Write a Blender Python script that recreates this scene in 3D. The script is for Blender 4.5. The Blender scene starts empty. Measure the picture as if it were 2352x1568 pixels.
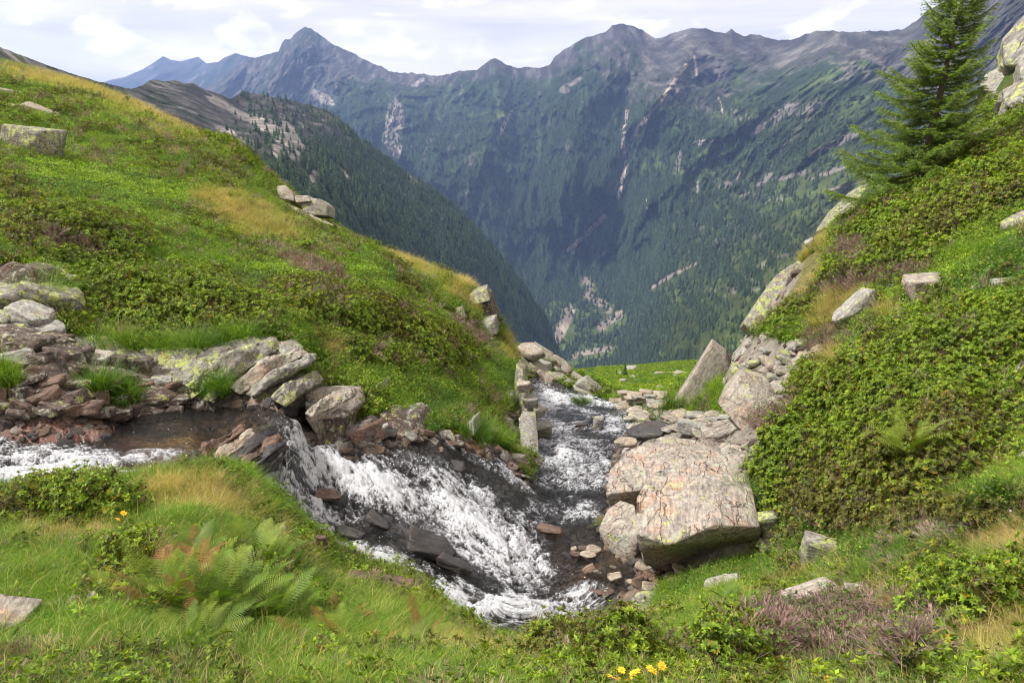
import bpy, bmesh, math, random
import numpy as np
from mathutils import Vector, Matrix, Euler, noise as mnoise
R = math.radians
random.seed(7); rng = np.random.default_rng(7)
scn = bpy.context.scene
C = scn.collection

# ---------------------------------------------------------------- camera
FPX = 1176 / math.tan(R(35)); PITCH = R(15.4)
cd = bpy.data.cameras.new('camera'); cam = bpy.data.objects.new('camera', cd); C.objects.link(cam)
cd.sensor_width = 36; cd.lens = 18 / math.tan(R(35)); cd.clip_start = .05; cd.clip_end = 60000
cam.location = (0, 0, 0); cam.rotation_euler = (math.pi/2 - PITCH, 0, 0)
scn.camera = cam
# ---------------------------------------------------------------- sun, sky, exposure
SUN_EL, SUN_AZ = R(56), R(-98)       # azimuth from +Y towards +X
sd_ = Vector((math.sin(SUN_AZ)*math.cos(SUN_EL), math.cos(SUN_AZ)*math.cos(SUN_EL), math.sin(SUN_EL)))
sl = bpy.data.lights.new('sun', 'SUN'); sl.energy = 2.5; sl.angle = R(7); sl.color = (1, .95, .87)
so = bpy.data.objects.new('sun', sl); C.objects.link(so); so.rotation_euler = sd_.to_track_quat('Z', 'Y').to_euler(); so.location = (0, 0, 1200)
scn.view_settings.view_transform = 'Standard'; scn.view_settings.look = 'None'; scn.view_settings.gamma = 1
scn.view_settings.exposure = 1.38
scn.view_settings.use_curve_mapping = False
cy = scn.cycles
cy.use_denoising = True; cy.max_bounces = 5; cy.diffuse_bounces = 3; cy.glossy_bounces = 2; cy.transmission_bounces = 2
cy.transparent_max_bounces = 10; cy.volume_bounces = 1; cy.sample_clamp_indirect = 4; cy.use_adaptive_sampling = True
cy.pixel_filter_type = 'BLACKMAN_HARRIS'; cy.filter_width = 1.1
cy.caustics_reflective = False; cy.caustics_refractive = False

class NT:
    def __init__(s, tree): s.t = tree; s.n = tree.nodes; s.l = tree.links
    def node(s, typ, **kw):
        n = s.n.new(typ)
        for k, v in kw.items(): setattr(n, k, v)
        return n
    def put(s, sock, v):
        if isinstance(v, bpy.types.NodeSocket): s.l.new(v, sock)
        elif v is not None:
            if isinstance(v, (tuple, list)) and sock.type == 'RGBA' and len(v) == 3: v = (*v, 1)
            sock.default_value = v
    def math(s, op, a, b=None, c=None, clamp=False):
        n = s.node('ShaderNodeMath', operation=op, use_clamp=clamp)
        for i, v in enumerate((a, b, c)):
            if v is not None: s.put(n.inputs[i], v)
        return n.outputs[0]
    def mix(s, f, a, b, mode='MIX'):
        n = s.node('ShaderNodeMix', data_type='RGBA', blend_type=mode); n.clamp_factor = True
        s.put(n.inputs[0], f); s.put(n.inputs[6], a); s.put(n.inputs[7], b); return n.outputs[2]
    def noise(s, vec, scale, detail=4, rough=.55, dist=0, typ=None):
        n = s.node('ShaderNodeTexNoise')
        if typ: n.noise_type = typ
        s.put(n.inputs['Vector'], vec); n.inputs['Scale'].default_value = scale
        n.inputs['Detail'].default_value = detail; n.inputs['Roughness'].default_value = rough; n.inputs['Distortion'].default_value = dist
        return n.outputs[0]
    def ramp(s, f, stops):
        n = s.node('ShaderNodeValToRGB'); e = n.color_ramp.elements
        while len(e) < len(stops): e.new(.5)
        for el, (p, c) in zip(e, stops):
            el.position = p; el.color = (c, c, c, 1) if isinstance(c, (int, float)) else (*c, 1)
        s.put(n.inputs[0], f); return n.outputs[0]
    def mapping(s, vec, scale=(1,1,1), rot=(0,0,0), loc=(0,0,0)):
        n = s.node('ShaderNodeMapping'); s.put(n.inputs[0], vec)
        n.inputs['Scale'].default_value = scale; n.inputs['Rotation'].default_value = rot; n.inputs['Location'].default_value = loc
        return n.outputs[0]
    def range(s, v, a, b, c=0., d=1.):
        n = s.node('ShaderNodeMapRange'); s.put(n.inputs[0], v)
        for i, q in enumerate((a, b, c, d)): n.inputs[i+1].default_value = q
        return n.outputs[0]

W = bpy.data.worlds.new('World'); scn.world = W; W.use_nodes = True
w = NT(W.node_tree); w.n.clear()
sky = w.node('ShaderNodeTexSky', sky_type='NISHITA'); sky.sun_disc = False; sky.sun_elevation = SUN_EL; sky.sun_rotation = SUN_AZ
gen = w.node('ShaderNodeTexCoord').outputs['Generated']
sep = w.node('ShaderNodeSeparateXYZ'); w.put(sep.inputs[0], gen)
band = w.mapping(gen, (2.2, 2.2, 15))
n1 = w.noise(band, 1.6, 7, .58, .5)
puff = w.mapping(gen, (5, 5, 11), loc=(3.1, .4, .2))
n2 = w.noise(puff, 1.9, 8, .55, .3)
shade = w.ramp(n1, [(.34, (3.9, 3.7, 3.8)), (.46, (4.7, 4.45, 4.5)), (.56, (5.3, 5.05, 5.0)), (.68, (6.6, 6.2, 6.0))])
# warm white cumulus heaps where the second field is high
cum = w.range(n2, .54, .64)
shade = w.mix(cum, shade, (6.6, 6.3, 6.0))
gaps = w.noise(w.mapping(gen, (3, 3, 16), loc=(.7, 0, .35)), 1.3, 5, .5, .2)
gap = w.range(gaps, .70, .78)
skyb = w.mix(.55, sky.outputs[0], (2.6, 3.6, 5.4))
colr = w.mix(1., w.mix(gap, shade, skyb), (1.06, 1.0, .90), 'MULTIPLY')
bg = w.node('ShaderNodeBackground'); w.put(bg.inputs[0], colr); bg.inputs[1].default_value = .092
w.l.new(bg.outputs[0], w.node('ShaderNodeOutputWorld').inputs[0])

# ---------------------------------------------------------------- maths helpers
CP, SP = math.cos(PITCH), math.sin(PITCH)
def ray(px, py):
    u = (np.asarray(px, float)-1176)/FPX; v = (np.asarray(py, float)-784)/FPX
    return u, CP - v*SP, -SP - v*CP
def unY(px, py, Y):                  # point of the place seen at (px,py) of the photo, Y metres ahead
    x, y, z = ray(px, py); k = Y/y
    return np.stack([x*k, y*k, z*k], -1)
def unZ(px, py, Z):
    x, y, z = ray(px, py); k = Z/z
    return np.stack([x*k, y*k, z*k], -1)
def proj(p):
    x, y, z = p[..., 0], p[..., 1], p[..., 2]
    d = y*CP - z*SP; d = np.where(d < .01, .01, d)
    return 1176 + FPX*x/d, 784 - FPX*(y*SP + z*CP)/d
_perm = np.random.default_rng(3).permutation(512).astype(np.int64)
_grad = np.random.default_rng(4).normal(size=(512, 3)); _grad /= np.linalg.norm(_grad, axis=1)[:, None]
def perlin(p):
    p = np.asarray(p, float); i = np.floor(p).astype(np.int64); f = p - i
    u = f*f*f*(f*(f*6-15)+10); out = 0
    for dx in (0, 1):
        for dy in (0, 1):
            for dz in (0, 1):
                h = _perm[(_perm[(_perm[(i[..., 0]+dx) & 511] + i[..., 1]+dy) & 511] + i[..., 2]+dz) & 511]
                g = _grad[h]
                d = g[..., 0]*(f[..., 0]-dx) + g[..., 1]*(f[..., 1]-dy) + g[..., 2]*(f[..., 2]-dz)
                out = out + d*(u[..., 0] if dx else 1-u[..., 0])*(u[..., 1] if dy else 1-u[..., 1])*(u[..., 2] if dz else 1-u[..., 2])
    return out*1.5
def fbm(p, o=5, g=.5, lac=2.03):
    s = 0; a = 1; n = 0; p = np.asarray(p, float)
    for k in range(o): s = s + a*perlin(p + 17.3*k); n += a; a *= g; p = p*lac
    return s/n
def ridged(p, o=5, g=.5, lac=2.07):
    s = 0; a = 1; n = 0; p = np.asarray(p, float)
    for k in range(o): s = s + a*(1-np.minimum(1, 2*np.abs(perlin(p + 11.7*k)))); n += a; a *= g; p = p*lac
    return s/n
def sstep(a, b, x):
    t = np.clip((x-a)/(b-a), 0, 1); return t*t*(3-2*t)
def tps_fit(X, v, lam=1e-4):
    n = len(X); d = np.linalg.norm(X[:, None]-X[None], axis=2); K = d*d*np.log(d+1e-9) + lam*np.eye(n)
    P = np.c_[np.ones(n), X]; A = np.zeros((n+3, n+3)); A[:n, :n] = K; A[:n, n:] = P; A[n:, :n] = P.T
    return X, np.linalg.solve(A, np.r_[v, 0, 0, 0])
def tps_eval(m, Q):
    X, w_ = m; out = np.zeros(len(Q))
    for s in range(0, len(Q), 40000):
        q = Q[s:s+40000]; d = np.sqrt(((q[:, None]-X[None])**2).sum(2)); K = d*d*np.log(d+1e-9)
        out[s:s+40000] = K@w_[:-3] + w_[-3] + q@w_[-2:]
    return out
def polyline_dist(px, py, pts):
    best = np.full(np.shape(px), 1e9)
    for (ax, ay), (bx, by) in zip(pts[:-1], pts[1:]):
        dx, dy = bx-ax, by-ay; t = np.clip(((px-ax)*dx+(py-ay)*dy)/(dx*dx+dy*dy+1e-12), 0, 1)
        best = np.minimum(best, np.hypot(px-ax-t*dx, py-ay-t*dy))
    return best
def in_poly(px, py, pts):
    ins = np.zeros(np.shape(px), bool); n = len(pts)
    for k in range(n):
        (ax, ay), (bx, by) = pts[k], pts[(k+1) % n]
        c = ((ay > py) != (by > py)) & (px < (bx-ax)*(py-ay)/((by-ay) if by != ay else 1e-12)+ax); ins ^= c
    return ins
def ell(px, py, cx, cy_, rx, ry, a=0):
    a = R(a); dx, dy = px-cx, py-cy_; u = (dx*math.cos(a)+dy*math.sin(a))/rx; v = (-dx*math.sin(a)+dy*math.cos(a))/ry
    return np.exp(-(u*u+v*v)**1.5)

# ---------------------------------------------------------------- object helpers
def link(name, me, mat=None, parent=None):
    o = bpy.data.objects.new(name, me); C.objects.link(o)
    if mat is not None:
        if not me.materials: me.materials.append(mat)
    if parent is not None: o.parent = parent
    return o
def tag(o, label=None, cat=None, group=None, kind=None):
    for k, v in (('label', label), ('category', cat), ('group', group), ('kind', kind)):
        if v: o[k] = v
    return o
def empty(name, loc, label, cat, group=None):
    o = bpy.data.objects.new(name, None); C.objects.link(o); o.location = loc; o.empty_display_size = .1
    return tag(o, label, cat, group)
def mesh_np(name, V, F, smooth=True):
    """F: array of quads or tris"""
    me = bpy.data.meshes.new(name); V = np.ascontiguousarray(V, np.float32); F = np.asarray(F, np.int32)
    me.vertices.add(len(V)); me.vertices.foreach_set('co', V.ravel())
    k = F.shape[1]; me.loops.add(F.size); me.loops.foreach_set('vertex_index', F.ravel())
    me.polygons.add(len(F)); me.polygons.foreach_set('loop_start', np.arange(0, F.size, k, dtype=np.int32))
    me.polygons.foreach_set('loop_total', np.full(len(F), k, np.int32))
    if smooth: me.polygons.foreach_set('use_smooth', np.ones(len(F), bool))
    me.update(calc_edges=True); me.validate(); return me
def set_attr(me, name, typ, arr):
    a = me.attributes.new(name, typ, 'POINT')
    key = {'FLOAT': 'value', 'FLOAT_VECTOR': 'vector', 'FLOAT_COLOR': 'color', 'INT': 'value', 'FLOAT2': 'vector'}[typ]
    if typ == 'FLOAT_COLOR' and arr.shape[1] == 3: arr = np.c_[arr, np.ones(len(arr))]
    a.data.foreach_set(key, np.ascontiguousarray(arr, np.int32 if typ == 'INT' else np.float32).ravel())
def grid_faces(nr, nc):
    i = np.arange((nr-1)*(nc-1)); r, c = i//(nc-1), i % (nc-1); a = r*nc+c
    return np.stack([a, a+1, a+nc+1, a+nc], 1)
def new_mat(name):
    m = bpy.data.materials.new(name); m.use_nodes = True; t = NT(m.node_tree); t.n.clear()
    b = t.node('ShaderNodeBsdfPrincipled'); o = t.node('ShaderNodeOutputMaterial'); t.l.new(b.outputs[0], o.inputs[0])
    b.inputs['Specular IOR Level'].default_value = .3
    return m, t, b
def attr(t, name, typ='GEOMETRY'):
    n = t.node('ShaderNodeAttribute', attribute_name=name, attribute_type=typ); return n
def bump(t, b, h, strength=.5, dist=.02, nrm=None):
    n = t.node('ShaderNodeBump'); n.inputs['Strength'].default_value = strength; n.inputs['Distance'].default_value = dist
    t.put(n.inputs['Height'], h)
    if nrm is not None: t.put(n.inputs['Normal'], nrm)
    t.l.new(n.outputs[0], b.inputs['Normal']); return n.outputs[0]

# ================================================================ FAR TERRAIN
def mat_far(name, s):
    m, t, b = new_mat(name); b.inputs['Roughness'].default_value = .95; b.inputs['Specular IOR Level'].default_value = .1
    co = attr(t, 'tex').outputs['Vector']
    col = attr(t, 'Col').outputs['Color']
    n = t.noise(co, s, 7, .74); n2 = t.noise(co, s*.2, 4, .6)
    rm = t.node('ShaderNodeTexNoise'); rm.noise_type = 'RIDGED_MULTIFRACTAL'; rm.inputs['Scale'].default_value = s*.55; rm.inputs['Detail'].default_value = 7; rm.inputs['Roughness'].default_value = .62; t.put(rm.inputs['Vector'], co); n = t.math('ADD', t.math('MULTIPLY', n, .6), t.math('MULTIPLY', rm.outputs[0], .35))
    f = t.math('MULTIPLY', t.range(n, .3, .75, .35, 1.6), t.range(n2, .3, .7, .75, 1.25))
    mm = t.mix(1.0, col, f, 'MULTIPLY'); t.put(b.inputs['Base Color'], mm)
    bump(t, b, n, 1., 3/s*.22)
    return m
MFAR = mat_far('far_mountain', .03); MMID = mat_far('mid_mountain', .09)
ROCK = np.array((.115, .11, .112)); ROCKL = np.array((.34, .32, .29)); SCREE = np.array((.46, .42, .38)); FOREST = np.array((.022, .042, .018))
SHRUB = np.array((.040, .060, .026)); MEADOW = np.array((.12, .165, .05))

def lerp(a, b, f): return a + (b-a)*f[..., None]
def build_sheet(name, skyline, bottom, ctrl, px0, px1, nx, ny, relief, colour_fn, mat, jag=2., back=(80, 500), bots=1.3, slant=None):
    pxs = np.linspace(px0, px1, nx); sk = np.array(skyline, float)
    top = np.interp(pxs, sk[:, 0], sk[:, 1]); top += jag*fbm(np.c_[pxs*.06, pxs*0, pxs*0+hash(name) % 7], 5, .65)
    bt = np.array(bottom, float); bot = np.interp(pxs, bt[:, 0], bt[:, 1])
    s = np.linspace(0, 1, ny)**bots
    PX = np.repeat(pxs[None], ny, 0); PY = top[None] + (np.maximum(bot, top+5)-top)[None]*s[:, None]
    ct = np.array(ctrl, float); mdl = tps_fit(ct[:, :2]/300., np.log(ct[:, 2]), 1e-3)
    Yb = np.exp(tps_eval(mdl, np.c_[PX.ravel(), PY.ravel()]/300.)).reshape(PX.shape)
    P0 = unY(PX, PY, Yb); rel = relief(P0, PX, PY, s[:, None]*np.ones_like(PX))
    P = unY(PX, PY, Yb*(1) - rel)
    col = colour_fn(P, PX, PY, top[None]*np.ones_like(PY), rel)
    # the far side, falling away behind the crest
    rows = [P[0] + np.array((0, back[0]*k, -back[1]*k*k*.12 - 30*k)) for k in (3, 2, 1)]
    V = np.concatenate([np.stack(rows), P]); cc = np.concatenate([np.repeat(col[:1], 3, 0), col])
    me = mesh_np(name, V.reshape(-1, 3), grid_faces(V.shape[0], nx)[:, ::-1]); set_attr(me, 'Col', 'FLOAT_COLOR', cc.reshape(-1, 3)); Vt = V.copy(); slx = slant(PX) if slant else 0.; slx = np.concatenate([slx[:3], slx]) if slant else 0.; Vt[..., 0] = V[..., 0] - slx*V[..., 2]; Vt[..., 2] = V[..., 2]*.38; Vt[..., 1] = V[..., 1]*.22; set_attr(me, 'tex', 'FLOAT_VECTOR', Vt.reshape(-1, 3))
    o = link(name, me, mat); tag(o, kind='structure'); return P, PX, PY, o

# --- farthest ridge
def col_blue(P, PX, PY, TOP, rel):
    q = P/400.; r = sstep(-.15, .25, fbm(q, 5)+.15-(PY-TOP)/160.)
    return lerp(lerp(np.ones_like(P)*SHRUB, ROCK, r), SCREE, sstep(.25, .5, fbm(P/250.+9, 4))*.7)
build_sheet('far_ridge', [(60, 260), (200, 205), (230, 190), (290, 176), (330, 158), (352, 145), (375, 129), (392, 138), (415, 141), (455, 131), (475, 146), (500, 143), (520, 130), (541, 123), (560, 128), (590, 134), (620, 150), (760, 230), (900, 300)],
    [(0, 420), (900, 420)], [(100, 200, 10500), (375, 130, 10000), (455, 130, 9800), (375, 300, 7800), (540, 125, 8300), (540, 300, 6500), (700, 200, 8300), (100, 400, 8500), (900, 300, 8500), (900, 420, 6400)],
    60, 900, 260, 70, lambda P, PX, PY, s: 420*ridged(P/1500. + 5, 6, .55)*sstep(0, .25, s+.1), col_blue, MFAR, 2.2)

# --- the great valley wall opposite and the right flank coming towards us
SKY2 = [(380, 330), (430, 230), (480, 200), (530, 165), (560, 143), (585, 134), (612, 126), (640, 118), (646, 100), (655, 91), (668, 90), (678, 78), (690, 68), (701, 62), (716, 66), (732, 78), (748, 90), (762, 101), (790, 113), (812, 122), (828, 133),
        (850, 143), (880, 156), (905, 167), (940, 168), (965, 169), (1000, 175), (1030, 171), (1055, 163), (1095, 161), (1110, 150), (1126, 137), (1138, 134), (1152, 142), (1165, 150), (1190, 156), (1215, 155), (1238, 156), (1262, 150), (1275, 130), (1300, 112), (1320, 100),
        (1340, 88), (1372, 80), (1392, 73), (1405, 60), (1422, 55), (1440, 56), (1462, 63), (1480, 72), (1507, 90), (1530, 83), (1560, 71), (1590, 66), (1620, 66), (1650, 75), (1668, 77), (1680, 66), (1693, 77), (1712, 84), (1735, 79), (1758, 85), (1780, 92),
        (1825, 91), (1845, 80), (1870, 72), (1905, 70), (1950, 75), (2000, 71), (2030, 72), (2068, 69), (2085, 62), (2105, 48), (2130, 26), (2170, 5), (2240, -25), (2352, -80), (2500, -150), (2700, -230)]
CT2 = [(400, 330, 5200), (700, 62, 5900), (600, 150, 5900), (850, 145, 5600), (1000, 175, 5300), (1135, 135, 4900), (1230, 157, 4900), (1430, 55, 4600), (1510, 92, 4500), (1600, 66, 4200), (1790, 92, 4200), (1900, 72, 3700), (2070, 70, 3500), (2250, -20, 2600), (2500, -140, 2000),
       (700, 300, 4600), (900, 250, 4500), (900, 400, 3900), (1050, 470, 3600), (1130, 560, 3300), (1130, 300, 4100), (1230, 300, 4200), (1230, 450, 3600), (1320, 230, 4000), (1340, 420, 3300), (1420, 250, 4000), (1430, 420, 3350), (1400, 520, 3150),
       (1490, 230, 3550), (1520, 300, 3300), (1450, 350, 3600), (1480, 450, 3100), (1620, 230, 3500), (1700, 300, 3100), (1850, 220, 2900), (1800, 300, 2700), (1600, 450, 2700), (1750, 420, 2400), (1900, 350, 2100), (2050, 250, 2200), (2000, 400, 1750),
       (1300, 620, 3200), (1340, 640, 3100), (1350, 680, 2850), (1300, 730, 2480), (1265, 800, 2100), (1430, 730, 2450), (1400, 780, 2200), (1200, 660, 3000), (1500, 620, 2500), (1550, 600, 2300), (1700, 550, 1850), (1850, 500, 1550), (1950, 560, 1200),
       (1500, 700, 2100), (1480, 760, 1900), (1450, 820, 1700), (1560, 740, 1450), (1600, 800, 1050), (1700, 680, 1200), (1700, 750, 900), (1820, 640, 1000), (1850, 750, 700), (1300, 880, 1800), (1450, 880, 1300), (1650, 880, 800), (2000, 700, 750), (2300, 400, 1150), (2500, 100, 1500), (2500, 600, 800)]
def relief2(P, PX, PY, s):
    Y = P[..., 1]; k = np.clip(Y/3500., .25, 1.4)
    # fall-line aligned gullies: vertical in the centre, slanting down-left on the right flank
    sl_ = sstep(1450, 1900, PX)*.9
    u = P[..., 0] + sl_*P[..., 2]*-.9; u = P[..., 0] - sl_*P[..., 2]; q = np.stack([u/(620*k), P[..., 2]/(1500*k)+.2*u/(620*k), Y*0+2.3], -1)
    g = ridged(q + .25*fbm(P/500., 3)[..., None], 6, .52)
    q2 = np.stack([u/(150*k), P[..., 2]/(330*k), Y*0+7.7], -1); g2 = ridged(q2 + .3*fbm(P/300., 2)[..., None], 5, .55)
    floor_ = np.exp(-((PX-1345)/120.)**2-((PY-740)/85.)**2)
    # spurs traced as ridges
    sp = 0
    for pts, wd, am in (([(1590, 90), (1540, 200), (1490, 250), (1430, 310), (1380, 430)], 38, 200), ([(1430, 60), (1400, 170), (1330, 260), (1300, 400)], 42, 160), ([(700, 70), (760, 180), (860, 300), (1000, 420)], 45, 240),
                        ([(1135, 135), (1150, 250), (1110, 360), (1080, 470)], 40, 190), ([(1700, 80), (1740, 220), (1620, 320)], 40, 130), ([(650, 95), (630, 200)], 26, 160), ([(905, 167), (960, 290), (1040, 420)], 30, 130), ([(2060, 75), (1850, 190), (1640, 330), (1500, 470)], 34, 150)):
        sp = sp + 1.35*am*np.exp(-(polyline_dist(PX, PY, pts)/wd)**1.2)
    A = sstep(0, .12, s)*.92+.08
    return ((360*(g-.5) + 170*(g2-.5) + 60*(ridged(np.stack([u/(48*k), P[..., 2]/(110*k), Y*0+3.1], -1), 4, .6)-.5))*k*A + sp*A)*(1-.95*floor_)
SCREES2 = [(905, 290, 24, 62, 5), (912, 345, 14, 20, 0), (1785, 270, 62, 11, -32), (1865, 247, 34, 6, -18), (1800, 255, 30, 14, -30), (1935, 322, 78, 8, -24), (1890, 345, 40, 8, -30), (1690, 410, 36, 5, -38), (1757, 412, 24, 8, -40), (1825, 402, 60, 5, -14), (1620, 325, 34, 6, -8),
           (1310, 193, 30, 5, -28), (1298, 208, 14, 7, 0), (1160, 285, 5, 26, 22), (1530, 640, 60, 4, -28), (1560, 372, 5, 30, 8), (1600, 428, 4, 20, 5), (1740, 300, 22, 6, -35), (1660, 425, 20, 4, -30), (740, 225, 34, 12, 30), (960, 190, 20, 5, -35), (1950, 425, 70, 4, -14), (1905, 395, 50, 5, -20)]
GULLY2 = [([(1441, 255), (1437, 285), (1428, 320), (1433, 350), (1437, 382), (1428, 420), (1421, 455)], 5.5), ([(1388, 497), (1362, 522), (1338, 548), (1306, 574)], 7), ([(1343, 640), (1354, 658), (1350, 678), (1368, 690), (1388, 700), (1397, 712)], 11), ([(1308, 712), (1300, 735), (1285, 765), (1262, 800), (1256, 830)], 16),
          ([(1425, 722), (1402, 735), (1380, 752)], 11), ([(1310, 822), (1335, 812), (1400, 800)], 7), ([(1600, 605), (1545, 630), (1500, 660)], 3.5), ([(1483, 450), (1487, 480)], 2), ([(1650, 225), (1660, 260)], 2.5), ([(1175, 255), (1150, 300)], 3), ([(1575, 150), (1520, 230), (1470, 290), (1450, 320)], 5), ([(1595, 130), (1600, 175)], 3)]
def col2(P, PX, PY, TOP, rel):
    sl_ = sstep(1450, 1900, PX)*.9; A_n = np.stack([P[..., 0]-sl_*P[..., 2], P[..., 1]*.22, P[..., 2]*.4], -1)
    n = fbm(A_n/230., 6, .6); nf = fbm(A_n/55.+3, 6, .7); k = np.clip(4200/P[..., 1], .6, 3)
    dep = PY-TOP; rocklim = np.interp(PX, [500, 700, 850, 1000, 1135, 1230, 1430, 1600, 1750, 2000, 2200], [80, 130, 40, 10, 40, 16, 95, 110, 60, 80, 200])
    steep = ridged(A_n/120., 6, .62)
    r = sstep(-.28, .22, (rocklim-dep)/rocklim*.42 + n*.9 + nf*.6 + (steep-.55)*.7)
    veg = lerp(np.ones_like(P)*FOREST*1.2, SHRUB, sstep(-.2, .25, n+nf*.6))
    veg = lerp(veg, MEADOW*.8, sstep(.12, .42, fbm(P/180.+21, 5, .6)+.22*sstep(1450, 1900, PX)-.06)*.85)
    veg = lerp(veg, MEADOW*.85, sstep(1380, 1560, PX)*sstep(300, 430, PY)*sstep(-.3, .15, nf+n*.6)*.85)
    veg = lerp(veg, MEADOW*.6, sstep(430, 520, PY)*.6)
    veg = lerp(veg, MEADOW*.9, sstep(.15, .5, ell(PX, PY, 1350, 735, 130, 105, -20))*.9)
    veg = veg*1.6
    c = lerp(veg, lerp(np.ones_like(P)*ROCK*.9, ROCKL*.85, sstep(.0, .55, nf+n*.3+.1)), r)
    lo = sstep(0, .16, fbm(A_n/80.+40, 5, .68)-.26+.14*sstep(1450, 2000, PX)); c = lerp(c, SCREE*.75, lo*.8)
    m = 0; jx = PX + 9*nf; jy = PY + 9*fbm(P/60.+8, 4, .6)
    for e in SCREES2: m = np.maximum(m, ell(jx, jy, *e))
    c = lerp(c, lerp(np.ones_like(P)*SCREE, SCREE*.6, sstep(0, .3, nf)), sstep(.32, .55, m+nf*.25))
    for e in ((1690, 237, 20, 10, -20), (1625, 350, 26, 6, -20), (1735, 690, 110, 22, -24), (1560, 795, 60, 20, -12), (1430, 732, 40, 28, -30), (1272, 705, 26, 46, 15), (1150, 265, 16, 8, -20), (1420, 790, 60, 14, -20), (1650, 770, 60, 18, -30)):
        c = lerp(c, MEADOW*1.15, sstep(.3, .6, ell(jx, jy, *e)))
    VF = [(1335, 628), (1372, 640), (1440, 700), (1452, 745), (1420, 805), (1335, 845), (1240, 845), (1245, 780), (1252, 690), (1285, 690), (1325, 680)]
    infl = in_poly(PX+4*nf, PY+4*n, VF)[..., None]*1.; gr = sstep(.0, .2, fbm(P/45.+90, 4, .6)-.02)
    c = c*(1-infl)+infl*lerp(np.ones_like(P)*MEADOW*1.7, SHRUB*1.8, gr*.8)
    for pts, wd in GULLY2:
        k_ = 1. if pts[0][1] < 600 else .2; d = polyline_dist(PX+3.5*nf*k_, PY+3*n*k_, pts); c = lerp(c, SCREE*np.array((1.42, 1.3, 1.22)), sstep(wd*.95, wd*.6, d+nf*(1.2 if pts[0][1] < 600 else .3)))
    return c
P2, PX2, PY2, _ = build_sheet('valley_mountains', SKY2, [(380, 480), (900, 640), (1100, 760), (1200, 880), (1320, 900), (1600, 900), (1900, 880), (2100, 760), (2700, 600)], CT2, 400, 2650, 930, 330, relief2, col2, MFAR, 6, slant=lambda X: sstep(1450, 1900, X)*.9)

# --- the wooded spur on the left, its rocky back and the grey slope running up out of frame
SKY1 = [(-300, -20), (-100, 70), (0, 108), (30, 120), (90, 143), (160, 168), (220, 186), (300, 205), (328, 196), (345, 184), (362, 184), (380, 188), (402, 184), (425, 192), (445, 192), (470, 205), (500, 215), (530, 228), (545, 218), (560, 211), (580, 214), (620, 222), (660, 229), (700, 238), (745, 251), (775, 268), (800, 289), (830, 320), (870, 345), (905, 375), (945, 405), (985, 428),
        (1030, 462), (1075, 500), (1110, 540), (1140, 575), (1170, 610), (1200, 650), (1235, 700), (1262, 745), (1278, 790), (1300, 850)]
CT1 = [(-300, 0, 260), (0, 108, 380), (220, 187, 620), (345, 185, 1050), (450, 200, 1200), (560, 212, 1500), (745, 252, 1650), (870, 345, 1750), (1000, 445, 1800), (1110, 540, 1850), (1200, 650, 1850), (1275, 790, 1750), (-300, 300, 160), (0, 300, 240), (220, 350, 330), (400, 300, 620), (560, 300, 950), (650, 330, 950), (600, 450, 620), (750, 420, 950), (850, 500, 1050),
       (950, 560, 1200), (1050, 650, 1300), (1150, 750, 1400), (1200, 850, 1400), (750, 600, 700), (900, 750, 850), (560, 250, 1380), (700, 290, 1400), (300, 600, 250), (0, 600, 150), (1050, 850, 1000)]
def relief1(P, PX, PY, s):
    Y = P[..., 1]; k = np.clip(Y/1400., .18, 1.2); u = P[..., 0]+.5*P[..., 2]
    g = ridged(np.stack([u/(240*k), P[..., 2]/(420*k), Y*0+1.3], -1)+.2*fbm(P/160., 3)[..., None], 5, .5)
    g2 = fbm(P/np.maximum(30, 45*k)[..., None], 5, .6)
    cliff = 120*np.exp(-(polyline_dist(PX, PY, [(560, 232), (640, 262), (740, 290), (800, 330), (830, 345)])/13.)**2)
    return ((95*(g-.5)+34*g2)*k+cliff*0)*(sstep(0, .1, s)*.9+.1)
SCREES1 = [(655, 310, 52, 26, 35), (600, 285, 40, 16, 30), (680, 345, 26, 28, 10), (550, 262, 34, 9, 28), (722, 402, 11, 22, 20), (950, 415, 26, 8, 38), (715, 435, 14, 9, 0), (640, 350, 26, 14, 40), (500, 235, 34, 10, 26), (790, 400, 16, 8, 60), (575, 330, 36, 8, 25), (520, 300, 30, 8, 25)]
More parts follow.
